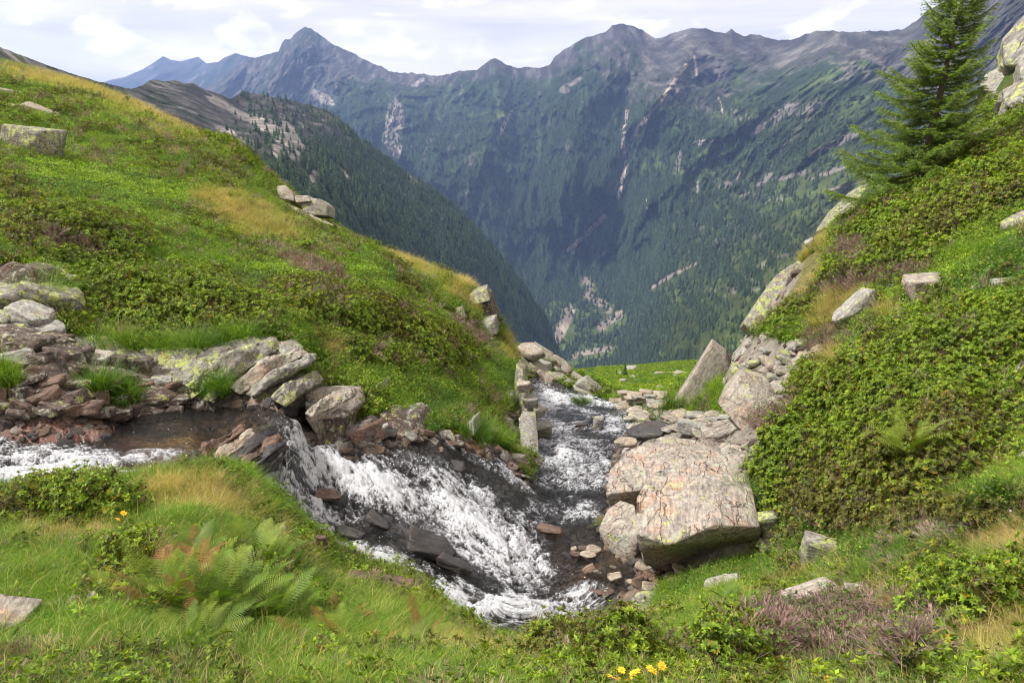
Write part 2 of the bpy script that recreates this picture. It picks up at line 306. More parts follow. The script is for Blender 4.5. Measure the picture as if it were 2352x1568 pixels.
def col1(P, PX, PY, TOP, rel):
    n = fbm(P/90., 6, .6); nf = fbm(P*np.array((1, .4, .7))/np.array(20.)+3, 6, .72); dep = PY-TOP
    up = sstep(1020, 640, PX+dep*1.25)           # rocky upper left part
    c = lerp(np.ones_like(P)*FOREST*1.3, MEADOW*.9, sstep(.02, .3, n*.9+nf*.35+.05))
    rk = lerp(np.ones_like(P)*ROCK*.8, ROCKL*.8, sstep(-.1, .5, nf+n*.4))
    c = lerp(c, rk, up*sstep(-.12, .22, n*.6+nf*.8+.2)); c = lerp(c, rk*.75, sstep(.55, .8, ell(PX+8*nf, PY+6*n, 690, 268, 170, 17, 22))*.9)
    c = lerp(c, rk*.55, sstep(.45, .7, ell(PX+8*nf, PY+6*n, 420, 208, 90, 14, 14)))
    c = lerp(c, rk*2.3, sstep(470, 280, PX)*sstep(-.12, .12, nf+n*.4)); c = lerp(c, MEADOW*.9, sstep(470, 280, PX)*sstep(-.05, .15, fbm(P/12.+7, 5, .6))*.8)
    m = 0
    for e in SCREES1: m = np.maximum(m, ell(PX+9*nf, PY+9*n, *e))
    c = lerp(c, lerp(np.ones_like(P)*SCREE*.95, SCREE*.6, sstep(0, .35, nf)), sstep(.35, .55, m+nf*.3))
    c = lerp(c, MEADOW*1.0, sstep(24, 6, dep)*sstep(700, 780, PX)*sstep(-.2, .2, nf+.1)*.7)
    c = lerp(c, SCREE*.75, sstep(.12, .3, fbm(P/30.+40, 4, .65)-.16+.1*up)*.7)
    return c
P1, PX1, PY1, _ = build_sheet('wooded_spur', SKY1, [(-300, 420), (0, 420), (300, 480), (600, 700), (900, 850), (1300, 900)], CT1, -250, 1300, 660, 250, relief1, col1, MMID, 3.2, (60, 300), slant=lambda X: X*0-.5)

# ================================================================ NEAR TERRAIN
def LY(x, y): return np.stack([np.asarray(x)/np.asarray(y)*2.2, np.log(y)*1.0], -1)
# banks: px, py, metres ahead
B = [(-400, 1568, 3.0), (0, 1568, 2.95), (300, 1568, 2.9), (600, 1568, 2.9), (950, 1568, 2.95), (1250, 1568, 3.2), (1500, 1568, 3.2), (1800, 1568, 3.0), (2100, 1568, 2.8), (2352, 1568, 2.6), (2700, 1568, 2.4),
     (-400, 1350, 4.3), (0, 1350, 4.1), (300, 1350, 4.15), (600, 1380, 4.2), (800, 1460, 3.9), (950, 1480, 4.1), (1180, 1520, 4.3), (1350, 1500, 4.9), (1500, 1440, 5.3),
     (-400, 1120, 6.4), (0, 1125, 6.3), (150, 1122, 6.2), (300, 1112, 6.2), (420, 1095, 6.35), (520, 1105, 6.5), (600, 1160, 6.4), (690, 1215, 6.5), (735, 1260, 6.4), (760, 1310, 6.15), (860, 1335, 6.1), (950, 1350, 6.2), (1040, 1420, 6.1), (1110, 1465, 6.1), (1250, 1480, 6.3), (1380, 1455, 6.7), (1480, 1390, 7.2), (300, 1230, 5.1), (550, 1260, 5.1),
     # right bank
     (1650, 1480, 4.3), (1900, 1450, 3.9), (2150, 1420, 3.8), (2352, 1380, 3.6), (2700, 1300, 3.4), (1550, 1350, 7.4), (1700, 1330, 6.6), (1850, 1370, 5.6), (2000, 1350, 5.1), (1880, 1270, 6.6), (2100, 1230, 5.6), (2352, 1200, 4.7), (1760, 1260, 7.8), (2352, 1050, 6.0), (2100, 1050, 7.0), (1900, 1120, 7.5), (1760, 1100, 8.6), (1740, 1000, 10.2), (2000, 900, 8.8),
     (2352, 850, 7.6), (1850, 850, 12.0), (1720, 930, 12.5), (1600, 960, 14), (1530, 960, 15.5), (2100, 720, 11), (2352, 600, 10), (2700, 500, 9), (1800, 760, 14.3), (1930, 680, 13.5), (1700, 800, 15.2), (1640, 880, 16), (1560, 925, 18), (1840, 600, 16.8), (1960, 480, 18.5), (2080, 470, 17), (2200, 400, 16), (2352, 320, 16), (2250, 290, 21), (2352, 180, 22), (2700, 0, 20), (2352, 90, 25), (2700, 250, 14),
     (1500, 1000, 12.5), (1600, 1010, 11.8), (1480, 960, 16.5), (1440, 905, 24), (1500, 900, 24),
     # left hill
     (-400, 700, 11), (0, 640, 11.2), (120, 700, 10.8), (250, 780, 10.6), (400, 800, 10.7), (560, 775, 11), (690, 840, 10.9), (700, 900, 10.8), (830, 930, 10.9), (960, 990, 11.1), (1080, 990, 11.8), (1160, 1050, 12.4), (0, 520, 13), (-400, 400, 17), (0, 400, 17), (300, 500, 16), (300, 640, 12.6), (600, 700, 12.6), (600, 560, 18), (850, 760, 13.4), (850, 620, 17), (1000, 850, 13.6), (1100, 900, 14.5),
     (1150, 850, 17), (1170, 940, 15.3), (1195, 1000, 15), (1180, 810, 18.8), (1135, 770, 19.2), (1060, 700, 19.5), (1100, 662, 20.5), (960, 600, 21.5), (850, 560, 23), (760, 520, 24.5), (640, 440, 26.5), (560, 350, 29), (430, 290, 31), (300, 235, 32), (150, 190, 32), (0, 158, 32), (-400, 60, 30), (200, 330, 24), (0, 280, 24), (400, 380, 23), (600, 460, 22.5),
     # behind the crests: falling away out of sight
     (-400, 160, 60), (0, 230, 60), (300, 310, 58), (560, 450, 55), (760, 630, 50), (960, 730, 42), (1100, 790, 36), (-400, 400, 160), (0, 450, 160), (560, 650, 160), (960, 850, 160),
     (1180, 790, 30), (1215, 812, 32), (1290, 840, 34), (1345, 868, 36), (1365, 900, 33), (1230, 850, 29), (1300, 880, 31), (1200, 830, 26), (1205, 870, 24),
     # terrace below
     (1400, 900, 42), (1480, 905, 38), (1430, 890, 62), (1560, 880, 60), (1350, 872, 100), (1450, 870, 95), (1600, 860, 90), (1350, 848, 160), (1480, 840, 165), (1600, 830, 160), (1700, 850, 150), (1250, 860, 120), (1250, 870, 60), (1180, 880, 160),
     (1700, 830, 22), (1840, 660, 24), (1960, 560, 28), (2100, 520, 28), (2352, 300, 34), (2700, 150, 34), (1700, 860, 40), (1900, 760, 50), (2200, 620, 60), (2500, 450, 60), (1900, 850, 160), (2352, 700, 160)]
# water edge: px, py, height of the water
WP = [(-420, 985, -3.40), (-150, 1000, -3.43), (0, 1015, -3.45), (150, 1022, -3.46), (235, 1010, -3.5), (300, 958, -3.52), (420, 930, -3.52), (560, 932, -3.55), (640, 948, -3.57), (690, 962, -3.60), (735, 1028, -4.12), (860, 1048, -4.32), (900, 1036, -4.36), (960, 1010, -4.45), (1020, 1012, -4.6), (1100, 1040, -4.95), (1170, 1085, -5.3), (1205, 1112, -5.55),
      (1225, 1090, -5.8), (1232, 1040, -6.4), (1232, 975, -7.3), (1218, 930, -8.3), (1196, 890, -9.3), (1192, 870, -9.9), (1240, 868, -10.1), (1300, 886, -10.1), (1388, 915, -9.7),
      (1455, 936, -8.6), (1478, 965, -7.7), (1435, 1000, -7.0), (1405, 1050, -6.45), (1392, 1110, -6.0), (1402, 1160, -5.75), (1372, 1210, -5.6), (1395, 1265, -5.52), (1455, 1300, -5.48), (1470, 1335, -5.48), (1400, 1395, -5.46), (1385, 1450, -5.45),
      (1250, 1492, -5.42), (1120, 1480, -5.34), (1040, 1435, -5.2), (955, 1362, -5.05), (850, 1340, -4.9), (745, 1300, -4.72), (718, 1240, -4.55), (650, 1195, -4.33), (560, 1130, -4.1), (500, 1088, -3.72), (400, 1112, -3.57), (250, 1135, -3.52), (0, 1138, -3.47), (-420, 1140, -3.44)]
WI = [(200, 1080, -3.48), (450, 1000, -3.53), (600, 990, -3.56), (660, 1000, -3.62), (560, 1070, -3.72), (700, 1045, -4.18), (620, 1120, -4.12), (720, 1120, -4.35), (850, 1150, -4.6), (1000, 1250, -5.0), (1150, 1350, -5.26), (1000, 1110, -4.72), (1150, 1200, -5.2), (1080, 1060, -4.95), (1250, 1300, -5.46), (1320, 1280, -5.52), (1300, 1160, -5.75), (1310, 1050, -6.4), (1320, 980, -7.4), (1330, 930, -8.6), (1280, 895, -9.7), (1420, 980, -7.5)]
bpts = unY(*np.array(B, float).T[:2], np.array(B, float)[:, 2])
wpts = unZ(*np.array(WP, float).T[:2], np.array(WP, float)[:, 2]); wint = unZ(*np.array(WI, float).T[:2], np.array(WI, float)[:, 2])
bankm = tps_fit(LY(bpts[:, 0], bpts[:, 1]), bpts[:, 2]/bpts[:, 1], 2e-4)
wall_ = np.concatenate([wpts, wint]); watm = tps_fit(LY(wall_[:, 0], wall_[:, 1]), wall_[:, 2]/wall_[:, 1], 5e-4)
WPOLY = [(p[0], p[1]) for p in wpts]
def water_z(x, y): return tps_eval(watm, LY(x, y))*y
def water_sd(x, y):
    d = polyline_dist(x, y, WPOLY + WPOLY[:1]); return np.where(in_poly(x, y, WPOLY), -d, d)

# vegetation regions (photo coordinates of the ground they cover): kind, cx, cy, rx, ry, angle, weight
REG = [('D', 330, 250, 330, 60, 22, .6), ('D', 200, 215, 120, 25, 15, .8), ('H', 700, 620, 90, 20, 20, .9), ('D', 760, 800, 60, 20, 20, .8), ('D', 120, 190, 150, 25, 10, .7), ('D', 560, 500, 150, 45, 20, .95), ('D', 900, 570, 180, 30, 33, .9), ('D', 1080, 690, 90, 40, 50, .8), ('D', 640, 400, 60, 25, 40, .5),
       ('D', 1165, 800, 30, 60, 10, .9), ('R', 200, 560, 200, 60, 10, .8), ('H', 160, 560, 110, 40, 10, .95), ('R', 360, 700, 260, 62, 8, 1.0), ('R', 520, 330, 110, 20, 30, .8), ('B', 840, 640, 80, 45, 20, 1.2), ('H', 760, 690, 90, 28, 10, .8),
       ('R', 800, 720, 170, 50, 15, .8), ('R', 1000, 800, 110, 60, 20, .7), ('H', 1080, 770, 60, 30, 40, .7), ('G', 950, 900, 130, 60, 20, 1.0), ('G', 1150, 870, 60, 70, 0, .6), ('R', 860, 830, 140, 40, 20, .6), ('B', 250, 440, 240, 60, 10, .95), ('B', 120, 330, 110, 50, 0, .5), ('G', 450, 600, 200, 40, 10, .7), ('B', 620, 640, 120, 40, 0, .7),
       ('G', 200, 730, 60, 30, 20, .6), ('B', 120, 700, 50, 40, 0, .5),
       # near bank
       ('R', 200, 1160, 150, 30, 2, 1.1), ('D', 160, 1240, 150, 40, 0, .95), ('D', 440, 1150, 150, 55, 10, 1.2), ('D', 330, 1250, 120, 30, 0, .6), ('G', 400, 1230, 200, 60, 0, .6), ('G', 550, 1500, 500, 70, 0, .8), ('G', 820, 1400, 180, 60, 30, 1.1), ('B', 90, 1370, 100, 75, 15, 1.1), ('D', 1000, 1510, 160, 34, 10, .9), ('G', 150, 1500, 200, 60, 0, .9), ('B', 350, 1330, 90, 30, 0, .5),
       ('R', 1370, 1515, 140, 50, 5, 1.6), ('B', 620, 1230, 90, 30, 0, .9), ('R', 300, 1290, 80, 24, 0, .8), ('B', 150, 1330, 130, 50, 0, 1.1), ('G', 1600, 1500, 120, 60, 0, .8), ('D', 1520, 1530, 60, 30, 0, .6),
       # right bank
       ('H', 1900, 1490, 320, 90, -8, 1.7), ('R', 1700, 1510, 110, 50, 0, 1.5), ('R', 2200, 1400, 150, 50, -10, 1.5), ('R', 2080, 1540, 60, 40, 0, 1.5), ('D', 2300, 1480, 130, 100, -30, 1.3), ('D', 2040, 1400, 140, 30, -5, .8), ('D', 2320, 1270, 100, 45, 0, 1.4), ('G', 2280, 1120, 160, 45, -10, 1.05), ('G', 1650, 1360, 180, 75, -15, 1.2), ('G', 1960, 1290, 110, 40, -25, 1.1),
       ('R', 2020, 1030, 330, 190, -5, 1.0), ('R', 2200, 800, 200, 90, -10, .8), ('D', 2080, 850, 60, 30, -20, .7), ('G', 2250, 930, 80, 30, -10, .85), ('R', 1850, 900, 120, 90, 20, .7), ('H', 1760, 960, 60, 30, -30, 1.0), ('H', 1900, 790, 70, 35, -20, .9), ('D', 1930, 720, 90, 45, -30, .9), ('D', 1850, 640, 60, 60, -50, .95), ('D', 1880, 560, 60, 40, -50, .8), ('R', 2050, 600, 200, 60, -20, .75), ('R', 2150, 480, 200, 70, -20, 1.0), ('H', 2130, 500, 100, 16, -15, .8), ('G', 2260, 590, 120, 45, -10, 1.0),
       ('R', 2300, 400, 110, 90, 0, .8), ('G', 2300, 690, 90, 20, 0, .8), ('H', 2040, 640, 160, 26, -15, 1.1), ('H', 1960, 590, 60, 26, -30, 1.0), ('D', 2160, 560, 60, 20, -20, .9), ('H', 2230, 450, 90, 20, -20, .9), ('D', 2050, 720, 50, 24, -10, .9), ('H', 1800, 940, 60, 34, -30, 1.1), ('D', 1900, 830, 60, 30, -20, .9), ('G', 1600, 925, 70, 30, -30, 1.0), ('B', 2230, 230, 60, 40, -30, .9), ('R', 2260, 1200, 120, 35, -10, .8), ('H', 2200, 1240, 110, 18, -8, .8),
       # channel sides and terrace
       ('G', 1480, 870, 160, 22, 0, .8), ('D', 1450, 890, 120, 10, 0, .8), ('R', 1500, 880, 120, 10, -10, .7), ('R', 1250, 820, 90, 18, 30, .9), ('B', 1300, 850, 60, 12, 30, .8)]
KIND = 'GDRHB'
def classify(P):
    px, py = proj(P); sc = {k: np.full(px.shape, .34 if k == 'G' else .30 if k == 'B' else .17) - (.14*sstep(7.5, 6, P[..., 1]) if k == 'B' else 0) for k in KIND}
    jx = px + 40*fbm(P*.9+3, 3); jy = py + 26*fbm(P*.9+31, 3)
    for k, cx, cy_, rx, ry, a, wt in REG: sc[k] = np.maximum(sc[k], wt*ell(jx, jy, cx, cy_, rx, ry, a))
    S = np.stack([sc[k] + .44*fbm(P*.75+13*i, 5, .62) for i, k in enumerate(KIND)], -1)
    return S, px, py
# bare rock or soil, no plants (photo polygons)
BARE = [[(-500, 600), (60, 605), (130, 680), (130, 760), (330, 800), (480, 800), (560, 765), (640, 790), (690, 830), (640, 880), (700, 895), (800, 905), (815, 960), (880, 960), (960, 955), (975, 1000), (1010, 985), (1120, 1000), (1165, 1030), (1240, 1060), (1240, 860), (1180, 890), (1150, 960), (1160, 1010), (1230, 1150), (1000, 1120), (500, 1080), (0, 1120), (-500, 1100)],
        [(1380, 1210), (1400, 1000), (1440, 940), (1420, 905), (1530, 905), (1560, 930), (1540, 945), (1680, 960), (1760, 990), (1730, 1080), (1740, 1260), (1660, 1300), (1520, 1340), (1500, 1430), (1380, 1460)],
        [(1700, 760), (1760, 770), (1830, 790), (1880, 810), (1840, 870), (1780, 940), (1690, 970), (1650, 900)], [(1850, 585), (1720, 740), (1700, 790), (1750, 740), (1830, 640)]]
def bare_mask(px, py, Y):
    m = np.zeros(px.shape, bool)
    for k, pl in enumerate(BARE):
        lim = ((7.2, 19.), (6.2, 26), (9, 22), (12, 20))[k]
        m |= in_poly(px, py, pl) & (Y > lim[0]) & (Y < lim[1])
    return m

NX, NY = 580, 560
av = np.linspace(-1.25, 1.25, NX); lv = np.linspace(math.log(1.1), math.log(190), NY)
A_, L_ = np.meshgrid(av, lv); GY = np.exp(L_); GX = A_*GY
gz = (tps_eval(bankm, np.c_[(A_*2.2).ravel(), L_.ravel()]).reshape(A_.shape))*GY
G0 = np.stack([GX, GY, gz], -1)
sdw = water_sd(GX, GY); near = (sdw < 3) & (GY < 40)
wz = np.zeros_like(gz); wz[near] = water_z(GX[near], GY[near]); wz[~near] = gz[~near]
S, gpx, gpy = classify(G0); kind = S.argmax(-1); bare = bare_mask(gpx, gpy, GY)
# plant mass swells the ground a little, natural unevenness elsewhere
lump = fbm(G0*np.array((2.1, 2.1, 0))[None, None] + 5, 4, .55); lump2 = fbm(G0*np.array((.55, .55, 0))[None, None]+15, 4)
kk = np.clip(GY/12, .3, 5)
shr = sstep(.0, .5, S[..., 2]-np.maximum(S[..., 0], S[..., 1]))
gz1 = gz - .012*np.clip(GY, 10, 34)*sstep(10, 22, GY)*sstep(38, 34, GY)*1.0 - .13*sstep(9.5, 7.5, GY)*sstep(.0, .3, sdw) + (.10*lump + .13*lump2*np.clip(GY/10, .5, 1.2)*(1+3*sstep(36, 60, GY)))*sstep(0, 1.2, sdw) + .24*shr*(~bare)*np.clip(.55+2.2*lump+1.2*lump2, 0, 1.7)*sstep(.1, 1., sdw)*sstep(60, 30, GY)
# stream bed carved out of the banks
rough = ridged(G0*np.array((1.3, 1.3, 0))[None, None]+2, 5, .6)-.55; strat = fbm(np.stack([GX*1.1+GY*.9, GY*7-GX*6, GX*0], -1), 4)
bed = wz - .07 - np.minimum(-np.minimum(sdw, 0), .6)*.22 + .10*rough + .05*strat
bankw = np.where(GY < 8, .55, .75); t_ = sstep(0, 1, np.clip(sdw/bankw, 0, 1))
edge = wz + .03 + .12*rough + .06*strat
gz2 = np.where(sdw < 0, bed, np.where(near & (sdw < bankw), edge*(1-t_)+np.maximum(gz1, wz+.05)*t_, gz1))
gz2 = np.where(bare & (sdw > 0), gz2 + .12*rough+.06*strat, gz2)
G = np.stack([GX, GY, gz2], -1)
dGx = np.gradient(G, axis=1); dGy = np.gradient(G, axis=0); GN = np.cross(dGx, dGy); GN /= np.linalg.norm(GN, axis=-1)[..., None]
def gsample(x, y, arr=gz2):
    a = (np.asarray(x)/y - av[0])/(av[1]-av[0]); l = (np.log(y)-lv[0])/(lv[1]-lv[0])
    i = np.clip(np.floor(a).astype(int), 0, NX-2); j = np.clip(np.floor(l).astype(int), 0, NY-2); f = np.clip(a-i, 0, 1); g = np.clip(l-j, 0, 1)
    if arr.ndim == 3: f = f[..., None]; g = g[..., None]
    return (arr[j, i]*(1-f)+arr[j, i+1]*f)*(1-g) + (arr[j+1, i]*(1-f)+arr[j+1, i+1]*f)*g
SOIL = {'G': (.05, .085, .016), 'D': (.13, .12, .045), 'R': (.025, .045, .012), 'H': (.06, .05, .03), 'B': (.05, .095, .016)}
pal = np.array([SOIL[k] for k in KIND]); wsm = np.exp(S*14); wsm /= wsm.sum(-1, keepdims=True); gcol = wsm@pal
nz = fbm(G*3.1, 5, .6); gcol *= (1+.5*nz)[..., None]
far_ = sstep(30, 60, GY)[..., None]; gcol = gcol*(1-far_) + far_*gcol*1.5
rk = np.array((.20, .18, .155))*(1+.5*nz[..., None]); gcol = np.where((bare & (GY < 30))[..., None], rk, gcol)
wetd = sstep(.35, .05, sdw)*near
bedc = lerp(np.ones_like(G)*np.array((.035, .03, .028)), np.array((.17, .115, .075)), sstep(-.1, .35, strat*1.0+rough*.5+.35*ell(gpx, gpy, 380, 990, 260, 60, 0)+.3*ell(gpx, gpy, 1330, 1300, 110, 90, 0)-.1))
gcol = lerp(gcol, bedc, wetd)
rust = ell(gpx, gpy, 1090, 1020, 130, 26, 22)*(GY < 14)*(GY > 8); gcol = lerp(gcol, np.array((.14, .055, .022)), sstep(.3, .7, rust)*.9)
amber = ell(gpx, gpy, 380, 1010, 230, 75, -5)*(GY < 10)*(GY > 6.5)*(sdw < .1); gcol = lerp(gcol, lerp(np.ones_like(G)*np.array((.17, .105, .04)), np.array((.42, .29, .11)), sstep(.0, .3, fbm(np.stack([(GX+GY*.9)*.5, (GY-GX*.85)*3.6, GX*0+3], -1), 3))), sstep(.2, .6, amber))
redb = ell(gpx, gpy, 110, 965, 230, 60, 0)*(GY < 10.5)*(GY > 7); gcol = lerp(gcol, np.array((.13, .055, .038)), sstep(.25, .6, redb+.25*strat)*.9)
wet = np.maximum(wetd, np.maximum(sstep(.3, .6, rust), sstep(.25, .6, redb)))
def mat_ground():
    m, t, b = new_mat('ground_soil'); co = t.node('ShaderNodeNewGeometry').outputs['Position']; col = attr(t, 'Col').outputs['Color']; wt = attr(t, 'wet').outputs['Fac']
    n = t.noise(co, 9, 7, .68); n2 = t.noise(co, 42, 4, .6)
    t.put(b.inputs['Base Color'], t.mix(1., col, t.math('MULTIPLY', t.range(n, .25, .75, .5, 1.5), t.range(n2, .25, .75, .6, 1.4)), 'MULTIPLY'))
    t.put(b.inputs['Roughness'], t.range(wt, 0, 1, .9, .22)); t.put(b.inputs['Specular IOR Level'], t.range(wt, 0, 1, .15, .6))
    bump(t, b, t.math('ADD', n, t.math('MULTIPLY', n2, .3)), .8, .06); return m
MG = mat_ground()
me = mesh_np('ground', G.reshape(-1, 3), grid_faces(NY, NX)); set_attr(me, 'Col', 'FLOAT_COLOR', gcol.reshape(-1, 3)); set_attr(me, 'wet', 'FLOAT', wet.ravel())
ground = tag(link('ground', me, MG), kind='structure')

# ================================================================ STREAM WATER
FLOW = [(-600, 1060), (100, 1080), (420, 1040), (600, 1030), (720, 1060), (860, 1160), (1050, 1290), (1180, 1370), (1290, 1340), (1320, 1240), (1310, 1120), (1310, 1020), (1320, 940), (1270, 880)]
def flow_coords(x, y):
    # arc length along, and offset across, the stream's course in plan
    zz = [-3.45, -3.48, -3.53, -3.56, -4.25, -4.6, -5.1, -5.35, -5.48, -5.55, -6.0, -6.8, -8.2, -9.8]
    pts = unZ([p[0] for p in FLOW], [p[1] for p in FLOW], np.array(zz))[:, :2]
    best = np.full(x.shape, 1e9); s = np.zeros(x.shape); t = np.zeros(x.shape); acc = 0
    for (ax, ay), (bx, by) in zip(pts[:-1], pts[1:]):
        dx, dy = bx-ax, by-ay; L = math.hypot(dx, dy); k = np.clip(((x-ax)*dx+(y-ay)*dy)/L/L, 0, 1)
        d = np.hypot(x-ax-k*dx, y-ay-k*dy); sg = np.sign((x-ax)*dy-(y-ay)*dx); u = d < best
        best = np.where(u, d, best); s = np.where(u, acc+k*L, s); t = np.where(u, d*sg, t); acc += L
    s0 = acc - 13.; L = 5.; e = np.maximum(s-s0, 0); return np.minimum(s, s0) + L*np.log1p(e/L), t/(1+e/L)**.8
FOAM = [(120, 1085, 280, 50, 3, 1.05), (330, 1050, 130, 14, -4, .75), (400, 1090, 120, 16, -6, .38), (700, 1010, 50, 55, 60, .95), (640, 1120, 110, 60, 40, .88), (790, 1090, 120, 60, 20, 1.0), (920, 1120, 190, 60, 25, .95), (1080, 1190, 170, 75, 38, .95), (1190, 1280, 110, 60, 50, .95),
        (760, 1180, 80, 40, 20, .75), (850, 1290, 150, 36, 14, .95), (1010, 1370, 130, 50, 30, 1.0), (1200, 1400, 190, 42, -4, 1.0), (1320, 1390, 70, 36, -30, .85), (1170, 1090, 60, 16, 40, .5), (1090, 1050, 70, 12, 30, .45), (1310, 1060, 100, 60, 0, .68), (1290, 985, 90, 30, 30, .5), (1260, 900, 90, 30, 20, .68), (1360, 920, 60, 14, 12, .85), (1420, 970, 50, 40, 0, .5), (1260, 950, 35, 60, 10, .7), (1310, 1175, 80, 40, 0, .25), (1230, 1180, 60, 40, 0, .3), (1440, 1180, 30, 10, 0, .6), (20, 1000, 130, 26, -15, .42)]
DARKW = [(975, 1240, 80, 16, 30, .55), (1040, 1290, 65, 13, 24, .6), (806, 1226, 45, 12, 22, .6), (750, 1140, 50, 14, 24, .45), (690, 1050, 14, 24, -30, .35), (560, 1020, 110, 45, -25, .9), (1180, 1150, 60, 22, 50, .35), (1090, 1085, 80, 24, 15, .45), (880, 1195, 60, 8, 28, .4), (1340, 1280, 80, 60, 0, .9), (1150, 1435, 50, 12, 20, .45), (1340, 960, 80, 24, 0, .5), (1100, 1375, 60, 8, 20, .3), (960, 1180, 50, 8, 20, .4), (1130, 1260, 50, 8, 35, .4), (1000, 1120, 60, 8, 15, .35), (640, 1150, 30, 12, 40, .4)]
na, nl = 900, 580
a2 = np.linspace(-1.0, .36, na); l2 = np.linspace(math.log(6.2), math.log(33), nl); A2, L2 = np.meshgrid(a2, l2); wy = np.exp(L2); wx = A2*wy
sd2 = water_sd(wx, wy); keep = sd2 < .3
wzz = np.zeros_like(wx); wzz[keep] = water_z(wx[keep], wy[keep])
fs, ft = flow_coords(wx, wy); ppx, ppy = proj(np.stack([wx, wy, wzz], -1))
wa = fbm(np.stack([wx*1.3, wy*1.3, wx*0], -1), 3); dens = np.zeros_like(wx)
for e in FOAM: dens = np.maximum(dens, e[5]*ell(ppx+34*wa, ppy+22*wa, *e[:5]))
for e in DARKW: dens = dens*(1-e[5]*ell(ppx+20*wa, ppy+12*wa, *e[:5]))
q = np.stack([fs*2.0, ft*4.2, wx*0], -1); q = q + .9*fbm(np.stack([wx*2.2, wy*2.2, wx*0+4], -1), 3)[..., None]
st = 1-2.1*np.abs(fbm(q, 4, .62)); st2 = 1-2.4*np.abs(fbm(np.stack([fs*5.2, ft*9, wx*0+9], -1)+1.1*fbm(np.stack([wx*3., wy*3., wx*0+24], -1), 3)[..., None], 4, .65)); big = fbm(np.stack([fs*.9, ft*1.8, wx*0+3], -1), 3)
chan = sstep(10.5, 12.5, wy)*.22; dens = np.maximum(dens, chan*(1-ell(ppx, ppy, 1345, 1290, 120, 90, 0)))
st3 = 1-2.6*np.abs(fbm(np.stack([fs*10, ft*17, wx*0+5], -1)+1.6*fbm(np.stack([wx*4., wy*4., wx*0+44], -1), 3)[..., None], 4, .68))
foam = np.clip(dens*.80-.35 + (st-.52)*.75 + (st2-.5)*.7 + (st3-.45)*.55 + big*.8, 0, .95)*sstep(.04, .2, dens)
foam = np.clip(foam, 0, 1)
turb = np.clip(dens, 0, 1)
wh = turb*(.05*(st-.5) + .022*(st2-.5) + .22*big) + .035*fbm(np.stack([fs*3.5, ft*6, wx*0+2], -1)+.5*wa[..., None], 4) + .02*foam
rocks_under = ridged(np.stack([wx*1.3, wy*1.3, wx*0], -1)+2, 4, .6)-.55
for e in DARKW[:3]: wh += .06*e[5]*ell(ppx, ppy, *e[:5])
WV = np.stack([wx, wy, wzz + wh + .05*rocks_under*turb], -1)
idx = np.full(wx.shape, -1); F = grid_faces(nl, na); kf = keep.ravel()[F].all(1); F = F[kf]; used = np.unique(F); rm = np.full(wx.size, -1); rm[used] = np.arange(len(used))
me = mesh_np('stream', WV.reshape(-1, 3)[used], rm[F]); set_attr(me, 'foam', 'FLOAT', foam.ravel()[used]); set_attr(me, 'flow', 'FLOAT_VECTOR', np.stack([fs, ft, fs*0], -1).reshape(-1, 3)[used])
set_attr(me, 'clear', 'FLOAT', np.maximum.reduce([ell(ppx, ppy, 400, 1000, 190, 60, -8), ell(ppx, ppy, 1335, 1300, 110, 85, 0), ell(ppx, ppy, 100, 980, 200, 50, 0)]).ravel()[used])
def mat_water():
    m, t, b = new_mat('stream_water'); fo = attr(t, 'foam').outputs['Fac']; fl = attr(t, 'flow').outputs['Vector']; cl = attr(t, 'clear').outputs['Fac']
    pos = t.node('ShaderNodeNewGeometry').outputs['Position']
    n = t.noise(t.mapping(fl, (7, 14, 1)), 1.6, 6, .66, 2.2); fine = t.noise(t.mapping(fl, (18, 32, 1)), 1.5, 5, .65, 2.2)
    f = t.math('ADD', fo, t.math('MULTIPLY', t.math('SUBTRACT', n, .5), 1.7)); f = t.math('ADD', f, t.math('MULTIPLY', t.math('SUBTRACT', fine, .5), 1.2))
    f = t.math('MULTIPLY', t.range(f, .12, 1.0), t.range(fo, .02, .12)); 
    t.put(b.inputs['Base Color'], t.mix(f, (.028, .026, .026), (.62, .64, .69))); t.put(b.inputs['Roughness'], t.range(f, 0, 1, .07, .6))
    b.inputs['IOR'].default_value = 1.33; b.inputs['Specular IOR Level'].default_value = .5
    rip = t.noise(t.mapping(fl, (3.2, 6, 1)), 2.4, 5, .6, 1.8)
    bn = bump(t, b, t.math('ADD', t.math('MULTIPLY', rip, .7), t.math('MULTIPLY', fine, .35)), .85, .07)
    tr = t.node('ShaderNodeBsdfTransparent'); t.put(tr.inputs[0], t.mix(cl, (.50, .50, .52), (.86, .80, .70))); gl = t.node('ShaderNodeBsdfGlossy'); gl.inputs['Roughness'].default_value = .06; t.l.new(bn, gl.inputs['Normal'])
    fr = t.node('ShaderNodeFresnel'); fr.inputs[0].default_value = 1.33; t.l.new(bn, fr.inputs['Normal']); ms = t.node('ShaderNodeMixShader'); t.put(ms.inputs[0], t.math('ADD', fr.outputs[0], .02)); t.l.new(tr.outputs[0], ms.inputs[1]); t.l.new(gl.outputs[0], ms.inputs[2])
    m2 = t.node('ShaderNodeMixShader'); t.put(m2.inputs[0], t.range(f, 0, .75)); t.l.new(ms.outputs[0], m2.inputs[1]); t.l.new(b.outputs[0], m2.inputs[2])
    out = [n for n in t.n if n.type == 'OUTPUT_MATERIAL'][0]; t.l.new(m2.outputs[0], out.inputs[0])
    return m
MW = mat_water(); tag(link('stream', me, MW), kind='structure')

